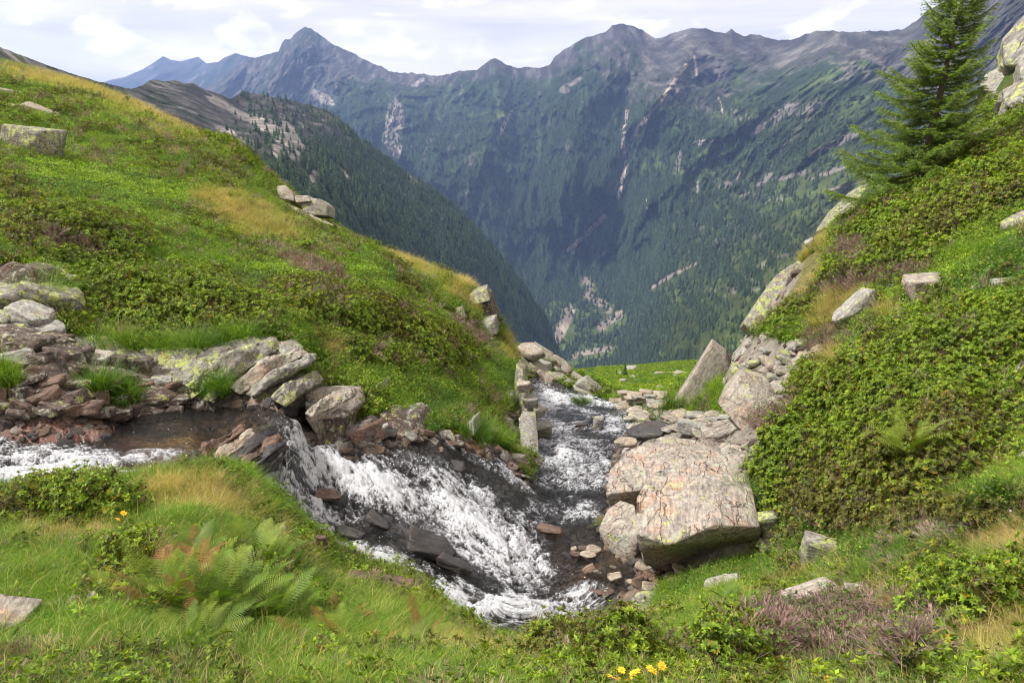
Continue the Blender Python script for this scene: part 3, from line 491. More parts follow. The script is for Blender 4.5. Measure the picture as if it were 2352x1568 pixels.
# ================================================================ INSTANCER (stuff only)
def proto_collection(name, meshes):
    col = bpy.data.collections.new(name)
    for i, (me_, mt) in enumerate(meshes):
        if not me_.materials: me_.materials.append(mt)
        col.objects.link(bpy.data.objects.new('%s_%02d' % (name, i), me_))
    return col
def instancer(name, P, rot, scl, idx_, tint, col, label=None, cat=None):
    me = bpy.data.meshes.new(name); me.vertices.add(len(P)); me.vertices.foreach_set('co', np.ascontiguousarray(P, np.float32).ravel())
    set_attr(me, 'rot', 'FLOAT_VECTOR', rot); set_attr(me, 'scl', 'FLOAT_VECTOR', scl if scl.ndim == 2 else np.repeat(scl[:, None], 3, 1)); set_attr(me, 'pick', 'INT', idx_); set_attr(me, 'tint', 'FLOAT_VECTOR', tint)
    o = link(name, me); o['kind'] = 'stuff'
    if label: o['label'] = label
    if cat: o['category'] = cat
    ng = bpy.data.node_groups.new(name, 'GeometryNodeTree'); ng.interface.new_socket('Geometry', in_out='INPUT', socket_type='NodeSocketGeometry'); ng.interface.new_socket('Geometry', in_out='OUTPUT', socket_type='NodeSocketGeometry')
    n = ng.nodes; l = ng.links; gi = n.new('NodeGroupInput'); go = n.new('NodeGroupOutput'); ci = n.new('GeometryNodeCollectionInfo'); ci.inputs[0].default_value = col; ci.inputs['Separate Children'].default_value = True; ci.inputs['Reset Children'].default_value = True
    ip = n.new('GeometryNodeInstanceOnPoints'); ip.inputs['Pick Instance'].default_value = True
    l.new(gi.outputs[0], ip.inputs['Points']); l.new(ci.outputs[0], ip.inputs['Instance'])
    for nm, typ, sk in (('pick', 'INT', 'Instance Index'), ('rot', 'FLOAT_VECTOR', 'Rotation'), ('scl', 'FLOAT_VECTOR', 'Scale')):
        a = n.new('GeometryNodeInputNamedAttribute'); a.data_type = typ; a.inputs[0].default_value = nm; l.new(a.outputs[0], ip.inputs[sk])
    l.new(ip.outputs[0], go.inputs[0]); md = o.modifiers.new('scatter', 'NODES'); md.node_group = ng; return o

# ---------------------------------------------------------------- plant materials
def mat_leaf(name, lit=.35, rough=.5, inst=True, base=None, var=.5):
    m = bpy.data.materials.new(name); m.use_nodes = True; t = NT(m.node_tree); t.n.clear()
    lc = attr(t, 'lc').outputs['Color']
    if inst: c = t.mix(1., lc, attr(t, 'tint', 'INSTANCER').outputs['Color'], 'MULTIPLY')
    else: c = t.mix(1., lc, base, 'MULTIPLY')
    pos = t.node('ShaderNodeNewGeometry').outputs['Position']; nz_ = t.noise(pos, 1.7, 4, .6)
    c = t.mix(1., c, t.range(nz_, .3, .7, 1-var*.5, 1+var*.5), 'MULTIPLY')
    b = t.node('ShaderNodeBsdfPrincipled'); t.put(b.inputs['Base Color'], c); b.inputs['Roughness'].default_value = rough; b.inputs['Specular IOR Level'].default_value = .25
    tr = t.node('ShaderNodeBsdfTranslucent'); t.put(tr.inputs[0], t.mix(1., c, (1.25, 1.35, .6), 'MULTIPLY'))
    mx = t.node('ShaderNodeMixShader'); mx.inputs[0].default_value = lit; t.l.new(b.outputs[0], mx.inputs[1]); t.l.new(tr.outputs[0], mx.inputs[2])
    o = t.node('ShaderNodeOutputMaterial'); t.l.new(mx.outputs[0], o.inputs[0]); return m
ML = mat_leaf('leaves'); MLD = mat_leaf('needles', .15, .7)
class TB:      # triangle soup with a colour per vertex
    def __init__(s): s.v = []; s.f = []; s.c = []
    def tri(s, a, b, c, col):
        k = len(s.v); s.v += [tuple(a), tuple(b), tuple(c)]; s.f.append((k, k+1, k+2)); s.c += [col]*3
    def strip(s, pts, wds, side, c0, c1):
        """a tapering blade along pts"""
        k = len(s.v); n = len(pts)
        for i, (p, w_) in enumerate(zip(pts, wds)):
            f = i/(n-1); c = tuple(c0[j]*(1-f)+c1[j]*f for j in range(3))
            s.v += [tuple(p[j]-side[j]*w_ for j in range(3)), tuple(p[j]+side[j]*w_ for j in range(3))]; s.c += [c, c]
        for i in range(n-1):
            a = k+2*i; s.f.append((a, a+1, a+3))
            if wds[i+1] > 1e-5 or i < n-2: s.f.append((a, a+3, a+2))
    def mesh(s, name):
        me = mesh_np(name, np.array(s.v), np.array(s.f), True)
        if len(me.vertices) == len(s.c): set_attr(me, 'lc', 'FLOAT_COLOR', np.array(s.c, float))
        return me
rr = random.Random(11)
def U(a, b): return rr.uniform(a, b)
def grass_tuft(nb, h, spread, wd, droop, dry=0.):
    T = TB()
    for i in range(nb):
        a = U(0, 6.283); r = U(0, spread); x, y = r*math.cos(a), r*math.sin(a); d = a+U(-.8, .8); H = h*U(.5, 1.1); ln = droop*H*U(.4, 1.4)
        pts = [(x, y, -.02), (x+math.cos(d)*ln*.22, y+math.sin(d)*ln*.22, H*.5), (x+math.cos(d)*ln*.6, y+math.sin(d)*ln*.6, H*.86), (x+math.cos(d)*ln*1.05, y+math.sin(d)*ln*1.05, H*U(.85, 1.02))]
        e = U(0, 6.28); side = (math.cos(e), math.sin(e), 0); g = U(.7, 1.3); br = rr.random() < dry
        c0 = (.55*g, .5*g, .35*g); c1 = ((1.45*g, 1.3*g, 1.15*g) if br else (1.05*g, 1.05*g, .8*g))
        T.strip(pts, [wd, wd*.9, wd*.55, 0], side, c0, c1)
    return T.mesh('tuft')
def leafdir(T, base, d, up, L, wd, c0, c1, fold=.2):
    d = Vector(d).normalized(); s = d.cross(Vector(up)); s = s.normalized() if s.length > 1e-4 else Vector((1, 0, 0)); n = s.cross(d)
    b = Vector(base); m1 = b+d*L*.5; tip = b+d*L - n*L*.12; l = m1 - s*wd + n*wd*fold; r = m1 + s*wd + n*wd*fold
    k = len(T.v); T.v += [tuple(b), tuple(l), tuple(tip), tuple(r)]; T.c += [c0, c1, c1, c1]; T.f += [(k, k+2, k+1), (k, k+3, k+2)]
def whorl(T, c, ax, nl_, L, wd, cols):
    ax = Vector(ax).normalized(); t1 = ax.orthogonal().normalized(); t2 = ax.cross(t1); a0 = U(0, 6.28)
    for k in range(nl_):
        a = a0+k*2.4; el = U(.1, .9); d = (t1*math.cos(a)+t2*math.sin(a))*math.cos(el)+ax*math.sin(el); cc = rr.choice(cols); g = U(.75, 1.25)
        leafdir(T, c, d, ax, L*U(.7, 1.1), wd, tuple(q*g*.7 for q in cc), tuple(q*g for q in cc))
GRN = (1, 1, 1); YNG = (2.0, 1.8, 1.1); OLD_DIM = (.5, .6, .6); RST = (3.1, 1.25, .8)
def rhodo_sprig(seed):
    T = TB()
    for i in range(9):
        a = U(0, 6.28); r = .085*math.sqrt(rr.random()); h = U(.03, .14); c = (r*math.cos(a), r*math.sin(a), h); ax = (math.cos(a)*r*6, math.sin(a)*r*6, 1)
        T.strip([(c[0]*.3, c[1]*.3, -.06), c], [.0022, .0016], (1, 0, 0), (2.2, 1.1, 1.0), (1.9, 1.0, .9))
        top = rr.random()
        whorl(T, c, ax, 8, .031, .0062, [GRN, YNG, YNG] if top > .22 else [YNG, RST, GRN]); whorl(T, (c[0]*.8, c[1]*.8, h-.035), ax, 5, .03, .006, [OLD_DIM, OLD_DIM, GRN])  # paler tops, darker lower whorls: leaf age and self-shading both put in colour
    return T.mesh('sprig')
def low_leaf(seed):
    T = TB()
    for i in range(46):
        a = U(0, 6.28); r = .09*math.sqrt(rr.random()); h = U(.01, .085); d = (U(-1, 1), U(-1, 1), U(-.1, .7)); g = U(.7, 1.35)
        cc = rr.choice([GRN, GRN, OLD_DIM, (1.45, 1.4, 1), (1.2, 1.25, 1)]); leafdir(T, (r*math.cos(a), r*math.sin(a), h), d, (0, 0, 1), U(.016, .03), U(.006, .010), tuple(q*g*.75 for q in cc), tuple(q*g for q in cc))
    return T.mesh('low_leaf')
def heather_twig(seed):
    T = TB()
    def br(p, d, L, w_, dep):
        p1 = Vector(p)+Vector(d).normalized()*L; g = U(.7, 1.3); c = (g, g*U(.85, 1.05), g); T.strip([p, tuple(p1)], [w_, w_*.6], (1, 0, 0), tuple(q*.6 for q in c), c)
        if dep == 0:
            if rr.random() < .12: whorl(T, tuple(p1), d, 5, .016, .004, [(.25, .6, .12), (.35, .75, .15)])
            return
        for k in range(3): br(tuple(p1), (d[0]+U(-.8, .8), d[1]+U(-.8, .8), d[2]+U(-.1, .3)), L*U(.6, .9), w_*.65, dep-1)
    for i in range(6): a = U(0, 6.28); br((U(-.06, .06), U(-.06, .06), -.02), (math.cos(a)*.6, math.sin(a)*.6, 1), U(.05, .08), .0036, 2)
    return T.mesh('heather')
ME_GR = [grass_tuft(34, .17, .06, .0022, .7), grass_tuft(40, .23, .07, .0023, .9), grass_tuft(30, .13, .07, .0025, .6, .12)]
ME_DR = [grass_tuft(34, .24, .07, .0018, .8, .5), grass_tuft(34, .30, .08, .0016, 1.0, .7)]
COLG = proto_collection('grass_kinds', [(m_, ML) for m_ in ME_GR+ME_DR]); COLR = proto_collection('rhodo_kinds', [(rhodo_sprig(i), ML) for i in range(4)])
COLB = proto_collection('leaf_kinds', [(low_leaf(i), ML) for i in range(3)]); COLH = proto_collection('heather_kinds', [(heather_twig(i), MLD) for i in range(3)])

ROCKPOLY = []    # filled while rocks are built: no plants there
def scatter_points(n, y0, y1, a0=-1.14, a1=1.14, seed=1, power=0.):
    n = int(n*1.15); g = np.random.default_rng(seed); a = g.uniform(a0, a1, n); u = g.random(n)
    Y = (y0+(y1-y0)*u) if power == 0 else np.exp(math.log(y0)+(math.log(y1)-math.log(y0))*u)
    x = a*Y; z = gsample(x, Y); nrm = gsample(x, Y, GN); nrm /= np.linalg.norm(nrm, axis=1)[:, None]
    P = np.stack([x, Y, z], -1); px, py = proj(P); ok = (px > -520) & (px < 2900) & (py < 1900) & (nrm[:, 2] > .25)
    # facing the camera or seen past it
    ok &= (nrm*(-P)).sum(1) > -.12*np.linalg.norm(P, axis=1)
    return P[ok], nrm[ok], g
def euler_from_normal(n, g, lean=.5, jit=.25):
    up = np.array((0, 0, 1.))*(1-lean) + n*lean; up = up + g.normal(0, jit, up.shape)*.6; up /= np.linalg.norm(up, axis=1)[:, None]
    rx = -np.arcsin(np.clip(up[:, 1], -1, 1)); ry = np.arctan2(up[:, 0], up[:, 2])
    # rotation XYZ euler with a random spin first is approximated by spin about z then tilt; exact: build matrices
    out = np.zeros_like(up); yaw = g.uniform(0, 6.283, len(up))
    zc = up; xa = np.stack([np.cos(yaw), np.sin(yaw), 0*yaw], -1); xa = xa - (xa*zc).sum(1)[:, None]*zc; xa /= np.linalg.norm(xa, axis=1)[:, None]; ya = np.cross(zc, xa)
    # M columns = xa, ya, zc ; XYZ euler extraction
    out[:, 1] = -np.arcsin(np.clip(xa[:, 2], -1, 1)); out[:, 0] = np.arctan2(ya[:, 2], zc[:, 2]); out[:, 2] = np.arctan2(xa[:, 1], xa[:, 0])
    return out

# ================================================================ ROCKS
def mat_rock(name, base, alt, lichen, crack=.5, wet=0., sc=1., tint2=(.34, .20, .13), tintk=.5, st=(2., 12, 12)):
    m, t, b = new_mat(name); tc = t.node('ShaderNodeTexCoord').outputs['Object']; rnd = t.node('ShaderNodeObjectInfo').outputs['Random']
    off = t.node('ShaderNodeVectorMath', operation='ADD'); t.put(off.inputs[0], tc); cmb = t.node('ShaderNodeCombineXYZ')
    for i in range(3): t.put(cmb.inputs[i], t.math('MULTIPLY', rnd, 37.+i*11))
    t.put(off.inputs[1], cmb.outputs[0]); v = off.outputs[0]
    nb = t.noise(t.mapping(v, (1.2*sc, 2.2*sc, 9*sc)), 3.2, 6, .65, .4)     # foliation
    nl_ = t.noise(t.mapping(v, tuple(q*sc for q in st)), 2.2, 5, .6, .6)       # streaks along the slab
    nm = t.noise(v, 2.3*sc, 6, .68); nf = t.noise(v, 22*sc, 5, .7); ns = t.noise(v, 75*sc, 3, .7)
    c = t.mix(t.range(nb, .35, .62), base, alt); c = t.mix(t.math('MULTIPLY', t.range(t.noise(v, 1.1*sc, 4, .6, .8), .5, .62), .55), c, tuple(q*.62 for q in alt)); c = t.mix(t.math('MULTIPLY', t.range(nm, .50, .66), tintk), c, tint2)
    c = t.mix(1., c, t.math('MULTIPLY', t.range(nl_, .3, .7, .5, 1.35), t.range(nf, .28, .72, .62, 1.35)), 'MULTIPLY')
    if lichen > 0:
        li = t.noise(v, 5.5*sc, 7, .72); lf = t.range(li, .60-lichen*.12, .66-lichen*.10); lf = t.math('MULTIPLY', lf, t.range(ns, .36, .52))
        lc = t.mix(t.range(nf, .35, .65), (.30, .34, .09), (.42, .47, .13)); lgrey = t.mix(t.range(t.noise(v, 9*sc, 6, .7), .54, .62), c, (.36, .38, .31))
        c = t.mix(lf, t.mix(.7, c, lgrey), lc)
    vo = t.node('ShaderNodeTexVoronoi', feature='DISTANCE_TO_EDGE'); vo.inputs['Scale'].default_value = 2.6*sc
    wv = t.node('ShaderNodeVectorMath', operation='ADD'); t.put(wv.inputs[0], t.mapping(v, (1.5, .45, 2.) if st[0] > 5 else (.6, 1.5, 2.6))); nv = t.node('ShaderNodeTexNoise'); nv.inputs['Scale'].default_value = 4*sc; nv.inputs['Detail'].default_value = 5; t.put(nv.inputs['Vector'], v)
    sv = t.node('ShaderNodeVectorMath', operation='SCALE'); t.put(sv.inputs[0], nv.outputs['Color']); sv.inputs['Scale'].default_value = .3; t.put(wv.inputs[1], sv.outputs[0]); t.put(vo.inputs['Vector'], wv.outputs[0])
    cr = t.range(vo.outputs['Distance'], 0, .022); gate = t.range(nm, .47, .53); cr = t.math('MAXIMUM', cr, t.math('SUBTRACT', 1., gate))
    c = t.mix(t.math('MULTIPLY', t.math('SUBTRACT', 1., cr), crack), c, (.03, .025, .02))
    t.put(b.inputs['Base Color'], c); b.inputs['Roughness'].default_value = .9 - .62*wet; b.inputs['Specular IOR Level'].default_value = .25+.3*wet
    h = t.math('ADD', t.math('MULTIPLY', nb, .6), t.math('MULTIPLY', nf, .28)); h = t.math('ADD', h, t.math('MULTIPLY', nl_, .35)); h = t.math('ADD', h, t.math('MULTIPLY', cr, .5*crack)); h = t.math('ADD', h, t.math('MULTIPLY', ns, .06))
    bump(t, b, h, .9, .045/sc**.5); return m
MR = {'pale': mat_rock('rock_pale', (.36, .315, .27), (.26, .235, .21), .15, .6), 'pink': mat_rock('rock_pink', (.37, .315, .27), (.25, .225, .205), .12, .8, tint2=(.42, .245, .155), tintk=.65, st=(12, 2., 12)), 'crag': mat_rock('rock_crag', (.34, .32, .29), (.20, .19, .18), .6, .9, sc=.35, tintk=.2),
      'lichen': mat_rock('rock_lichen', (.25, .235, .21), (.16, .15, .14), .85, .7, tintk=.2), 'grey': mat_rock('rock_grey', (.34, .325, .30), (.22, .215, .205), .35, .5, tintk=.3), 'dark': mat_rock('rock_wet_dark', (.045, .038, .035), (.022, .02, .02), 0, .3, 1., tint2=(.10, .05, .03), tintk=.5),
      'brown': mat_rock('rock_brown', (.17, .11, .08), (.10, .065, .05), .0, .5, .35, tint2=(.2, .09, .05)), 'shade': mat_rock('rock_earthy', (.13, .10, .088), (.075, .058, .052), .12, .8, tint2=(.13, .07, .05)), 'tan': mat_rock('rock_tan', (.40, .335, .265), (.29, .25, .21), .05, .45, sc=2., tintk=.5)}
def hull_mesh(name, P, target, amp, seed, led=.5, bevel=.018, low=1.):
    bm = bmesh.new()
    for p in P: bm.verts.new(p)
    r = bmesh.ops.convex_hull(bm, input=bm.verts); dead = {e for e in r['geom_interior'] if isinstance(e, bmesh.types.BMVert)}
    for v in dead: bm.verts.remove(v)
    ext = np.ptp(np.array(P), axis=0); size = float(np.sort(ext)[1])
    bmesh.ops.dissolve_limit(bm, angle_limit=.12, verts=bm.verts, edges=bm.edges)
    if target < .9: bmesh.ops.bevel(bm, geom=list(bm.edges), offset=size*bevel, segments=1, affect='EDGES', clamp_overlap=True)
    bmesh.ops.triangulate(bm, faces=bm.faces)
    for k in range(6):
        es = [e for e in bm.edges if e.calc_length() > size*target]
        if not es or len(bm.faces) > 2200: break
        bmesh.ops.subdivide_edges(bm, edges=es, cuts=1); bmesh.ops.triangulate(bm, faces=[f for f in bm.faces if len(f.verts) > 3])
    bm.normal_update(); V = np.array([v.co[:] for v in bm.verts]); N = np.array([v.normal[:] for v in bm.verts]); F_ = np.array([[v.index for v in f.verts] for f in bm.faces if len(f.verts) == 3]) if not bm.verts.index_update() else None
    bm.free(); q = V/size
    d = fbm(q*np.array((1.6, 1.6, 3.0))+seed, 4, .55)*low + led*(np.floor(fbm(q*np.array((1., 1., 5.))+seed*2., 3)*7)/7) + .35*fbm(q*6+seed, 3, .6)
    V = V + N*(d*amp*size)[:, None]
    return mesh_np(name, V, F_, False)
def euler_m(yaw, pitch, roll): return (Matrix.Rotation(R(yaw), 3, 'Z') @ Matrix.Rotation(R(roll), 3, 'Y') @ Matrix.Rotation(R(pitch), 3, 'X'))
def slab_pts(a, b, c, rd, n=15, box=.5):
    P = []
    for sx in (-1, 1):
        for sy in (-1, 1):
            for sz in (-1, 1): P.append((sx*a*rd.uniform(box, 1), sy*b*rd.uniform(box, 1), sz*c*rd.uniform(.7, 1)))
    for k in range(n):
        t1 = rd.uniform(0, 6.283); z = rd.choice((-1, 1))*rd.uniform(.3, .95); P.append((a*math.cos(t1)*rd.uniform(.9, 1.12), b*math.sin(t1)*rd.uniform(.9, 1.12), c*z*.8))
    return P
RN = [0]
_ys = np.exp(np.linspace(math.log(2.3), math.log(120), 900))
def hitY(px, py):
    """how far ahead the ground lies under that pixel"""
    P = unY(np.full(900, px), np.full(900, py), _ys); z = gsample(P[:, 0], P[:, 1]); b = np.nonzero(P[:, 2] <= z)[0]
    return float(_ys[b[0]]) if len(b) else None
def settle(px, py, Y, lo=.8, hi=1.25):
    h = hitY(px, py)
    return h/Y if h and lo < h/Y < hi else 1.
def hitW(px, py):
    lo, hi = 6.3, 30.
    Ys = np.linspace(lo, hi, 500); P = unY(np.full(500, px), np.full(500, py), Ys); b = np.nonzero(P[:, 2] <= water_z(P[:, 0], Ys))[0]
    return float(Ys[b[0]]) if len(b) else None
def rock(cx, cy_, w_, h_, Y, roll=0, mat='grey', label=None, name='rock', yaw=None, pitch=None, dep=.75, group=None, parent=None, target=.16, amp=.05, thin=None, onground=False, clear=True, cat='rock', settle_=True, inwater=False):
    RN[0] += 1; rd = random.Random(RN[0]*7+int(cx)*3+int(cy_)); Y = (hitW(cx, cy_+h_*.35) or Y) if inwater else Y*settle(cx, cy_+h_*.3, Y) if settle_ else Y; p = unY(cx, cy_, Y); p[2] += .045 if Y < 7.6 and not inwater else 0; dist = float(p[1]*CP-p[2]*SP); k = dist/FPX
    a = w_*k/2; hh = h_*k/2; b = a*dep if a < hh*2.5 else max(hh*1.1, a*dep*.7); dip = math.atan2(-p[2], p[1]); c = thin*a if thin else max(.35*hh, (hh-b*.8*math.sin(dip))/math.cos(dip))
    if onground: p[2] = float(gsample(p[0], p[1]))+c*.45
    Mx = euler_m(rd.uniform(-18, 18) if yaw is None else yaw, rd.uniform(0, 14) if pitch is None else pitch, roll)
    me_ = hull_mesh(name, slab_pts(a, b, c, rd), target, amp, RN[0]*1.37)
    o = link(name, me_, MR[mat], parent); o.rotation_euler = Mx.to_euler(); o.location = Vector(p) - (parent.location if parent else Vector((0, 0, 0)))
    if not parent: tag(o, label, cat, group)
    if clear: ROCKPOLY.append((float(p[0]), float(p[1]), a*.95, b*.95, R(yaw or 0)))
    return o
def rockhull(pts, strat=(0, 0, 0), mat='grey', *a_, **k_): return rockhull_(pts, strat, mat, *a_, **k_)
def rockhull_(pts, strat=(0, 0, 0), mat='grey', label=None, name='rock', group=None, parent=None, target=.06, amp=.02, led=.6, thick=None, clear=True, cat='rock', settle_=True, bevel=.012, low=.8):
    RN[0] += 1; pa = np.array(pts, float); bi = int(pa[:, 1].argmax()); pa[:, 2] *= settle(pa[bi, 0], pa[bi, 1]-4, pa[bi, 2]) if settle_ else 1.; P = unY(pa[:, 0], pa[:, 1], pa[:, 2])
    if thick: P = np.concatenate([P, P + np.array(thick)])
    c = P.mean(0); Mx = euler_m(*strat); Pl = [tuple(Mx.transposed() @ (Vector(p)-Vector(c))) for p in P]
    me_ = hull_mesh(name, Pl, target, amp, RN[0]*1.37, led, bevel, low)
    o = link(name, me_, MR[mat], parent); o.rotation_euler = Mx.to_euler(); o.location = Vector(c) - (parent.location if parent else Vector((0, 0, 0)))
    if not parent: tag(o, label, cat, group)
    if clear: ROCKPOLY.append((float(c[0]), float(c[1]), float(np.ptp(P[:, 0]))*.42, float(np.ptp(P[:, 1]))*.42, 0.))
    return o

# the great pale boulder and the two that lean on it
rockhull([(1460, 1226, 8.25), (1540, 1250, 8.05), (1640, 1205, 8.15), (1744, 1208, 8.3), (1730, 1130, 8.9), (1704, 1048, 9.8), (1640, 1036, 10), (1590, 1040, 9.95), (1500, 1085, 9.5), (1460, 1140, 8.95), (1484, 1296, 8.75), (1540, 1316, 8.85), (1650, 1298, 8.95), (1744, 1262, 9.0), (1470, 1262, 8.3), (1745, 1236, 8.45), (1480, 1270, 9.5), (1730, 1220, 9.9)],
         (-8, 18, 4), 'pink', 'big pale pinkish boulder with sloping flat top and mossy shaded front edge', 'boulder', target=.04, amp=.02, led=1.1, cat='boulder', bevel=.005, low=.15)
rockhull([(1390, 1135, 9.3), (1400, 1078, 9.9), (1450, 1030, 10.5), (1520, 1002, 10.9), (1600, 1010, 10.9), (1660, 1040, 10.4), (1560, 1075, 9.7), (1470, 1125, 9.35), (1405, 1168, 9.4), (1440, 1190, 9.6), (1600, 1120, 10.6)], (-8, 16, 8), 'pink',
         'tan cracked slab rising behind the big pale boulder beside the channel', 'boulder', target=.045, amp=.022, cat='boulder', bevel=.005, low=.3, led=1.)
rockhull([(1374, 1215, 8.9), (1396, 1168, 9.15), (1425, 1147, 9.15), (1458, 1158, 8.95), (1468, 1236, 8.45), (1462, 1292, 8.45), (1432, 1290, 8.5), (1392, 1258, 8.8), (1400, 1230, 9.6), (1460, 1230, 9.6)], (10, 20, -12), 'pale', 'tan layered rock wedged against the left end of the big boulder', 'boulder', target=.06, amp=.02, cat='boulder')
rock(1768, 1212, 56, 96, 8.3, -18, 'lichen', 'grey upright stone between the big boulder and the green shrubs')
rock(1768, 1255, 60, 36, 8.1, 0, 'grey', 'small grey stone low behind the right corner of the big boulder')
# leaning slabs beyond
rockhull([(1632, 794, 15.2), (1666, 818, 15.2), (1658, 852, 15.1), (1688, 870, 15.1), (1655, 920, 14.9), (1600, 945, 14.8), (1542, 937, 14.8), (1566, 898, 14.9)], (0, 0, -52), 'pale', 'tall pointed grey slab leaning left above the stream channel', 'slab', target=.07, amp=.014, thick=(.16, .5, .03), cat='slab')
rockhull([(1684, 858, 15.4), (1700, 880, 15.2), (1650, 930, 15.0), (1600, 945, 14.9), (1640, 880, 15.4)], (0, 0, -40), 'tan', 'rusty tan slab tucked behind the tall pointed slab', 'slab', thick=(.1, .5, -.1), target=.09, cat='slab')
rockhull([(1702, 850, 13.6), (1764, 872, 13.6), (1792, 925, 13.2), (1762, 985, 12.4), (1706, 992, 12.4), (1652, 930, 13.0), (1668, 890, 13.5)], (15, 10, -48), 'pale', 'broad smooth grey slab under the heap of broken stones', 'slab', thick=(.1, .45, -.12), target=.07, amp=.014, cat='slab')
rockhull([(1852, 586, 17.4), (1840, 640, 16.4), (1800, 700, 15.6), (1768, 752, 15.0), (1740, 772, 14.9), (1708, 742, 15.2), (1740, 690, 15.8), (1790, 625, 16.8)], (0, 0, -50), 'lichen', 'long steep lichen covered slab on the edge of the right slope', 'slab', thick=(.15, .8, -.3), target=.06, amp=.016, cat='slab')
rockhull([(1720, 775, 15.2), (1742, 800, 15), (1712, 850, 14.7), (1680, 862, 14.8), (1690, 815, 15.2)], (0, 0, -50), 'grey', 'grey slab below the steep lichen slab on the right slope', 'slab', thick=(.15, .7, -.2), target=.08, cat='slab')
rockhull([(2000, 415, 19.5), (1965, 480, 18.6), (1920, 520, 18.2), (1895, 525, 18.4), (1920, 480, 19), (1972, 430, 19.7)], (0, 0, -48), 'lichen', 'pale rock edge showing left of the foot of the larch', 'slab', thick=(.1, .8, -.2), target=.09, cat='slab')
rock(1862, 560, 24, 30, 17.6, -40, 'grey', 'small white stone on the skyline above the steep lichen slab')
cg = empty('crag', tuple(unY(2330, 200, 24)), 'tall grey crag with yellow lichen at the upper right edge', 'crag')
for pts_, mt_ in [([(2300, 90, 27), (2352, 30, 27), (2450, -80, 27), (2500, 60, 25), (2380, 150, 25), (2310, 150, 26)], 'crag'), ([(2262, 172, 26), (2300, 150, 25.6), (2340, 160, 25), (2352, 200, 24), (2290, 212, 24.4), (2248, 205, 25)], 'grey'), ([(2300, 205, 24), (2352, 180, 23.6), (2420, 150, 23), (2440, 260, 22), (2352, 262, 22.2), (2310, 240, 23)], 'crag'),
                  ([(2310, 100, 26.6), (2330, 70, 26.6), (2352, 120, 26), (2330, 165, 25.2), (2296, 150, 26)], 'lichen'), ([(2340, 140, 25.2), (2400, 90, 25.4), (2440, 130, 24.6), (2390, 190, 24), (2345, 180, 24.4)], 'grey'), ([(2270, 215, 24.4), (2320, 205, 24), (2330, 232, 23.4), (2280, 236, 23.8)], 'lichen')]:
    rockhull(pts_, (10, 10, -45), mt_, name='rock_block', parent=cg, thick=(.9, 1.6, -.4), target=.06, amp=.04, led=.9)
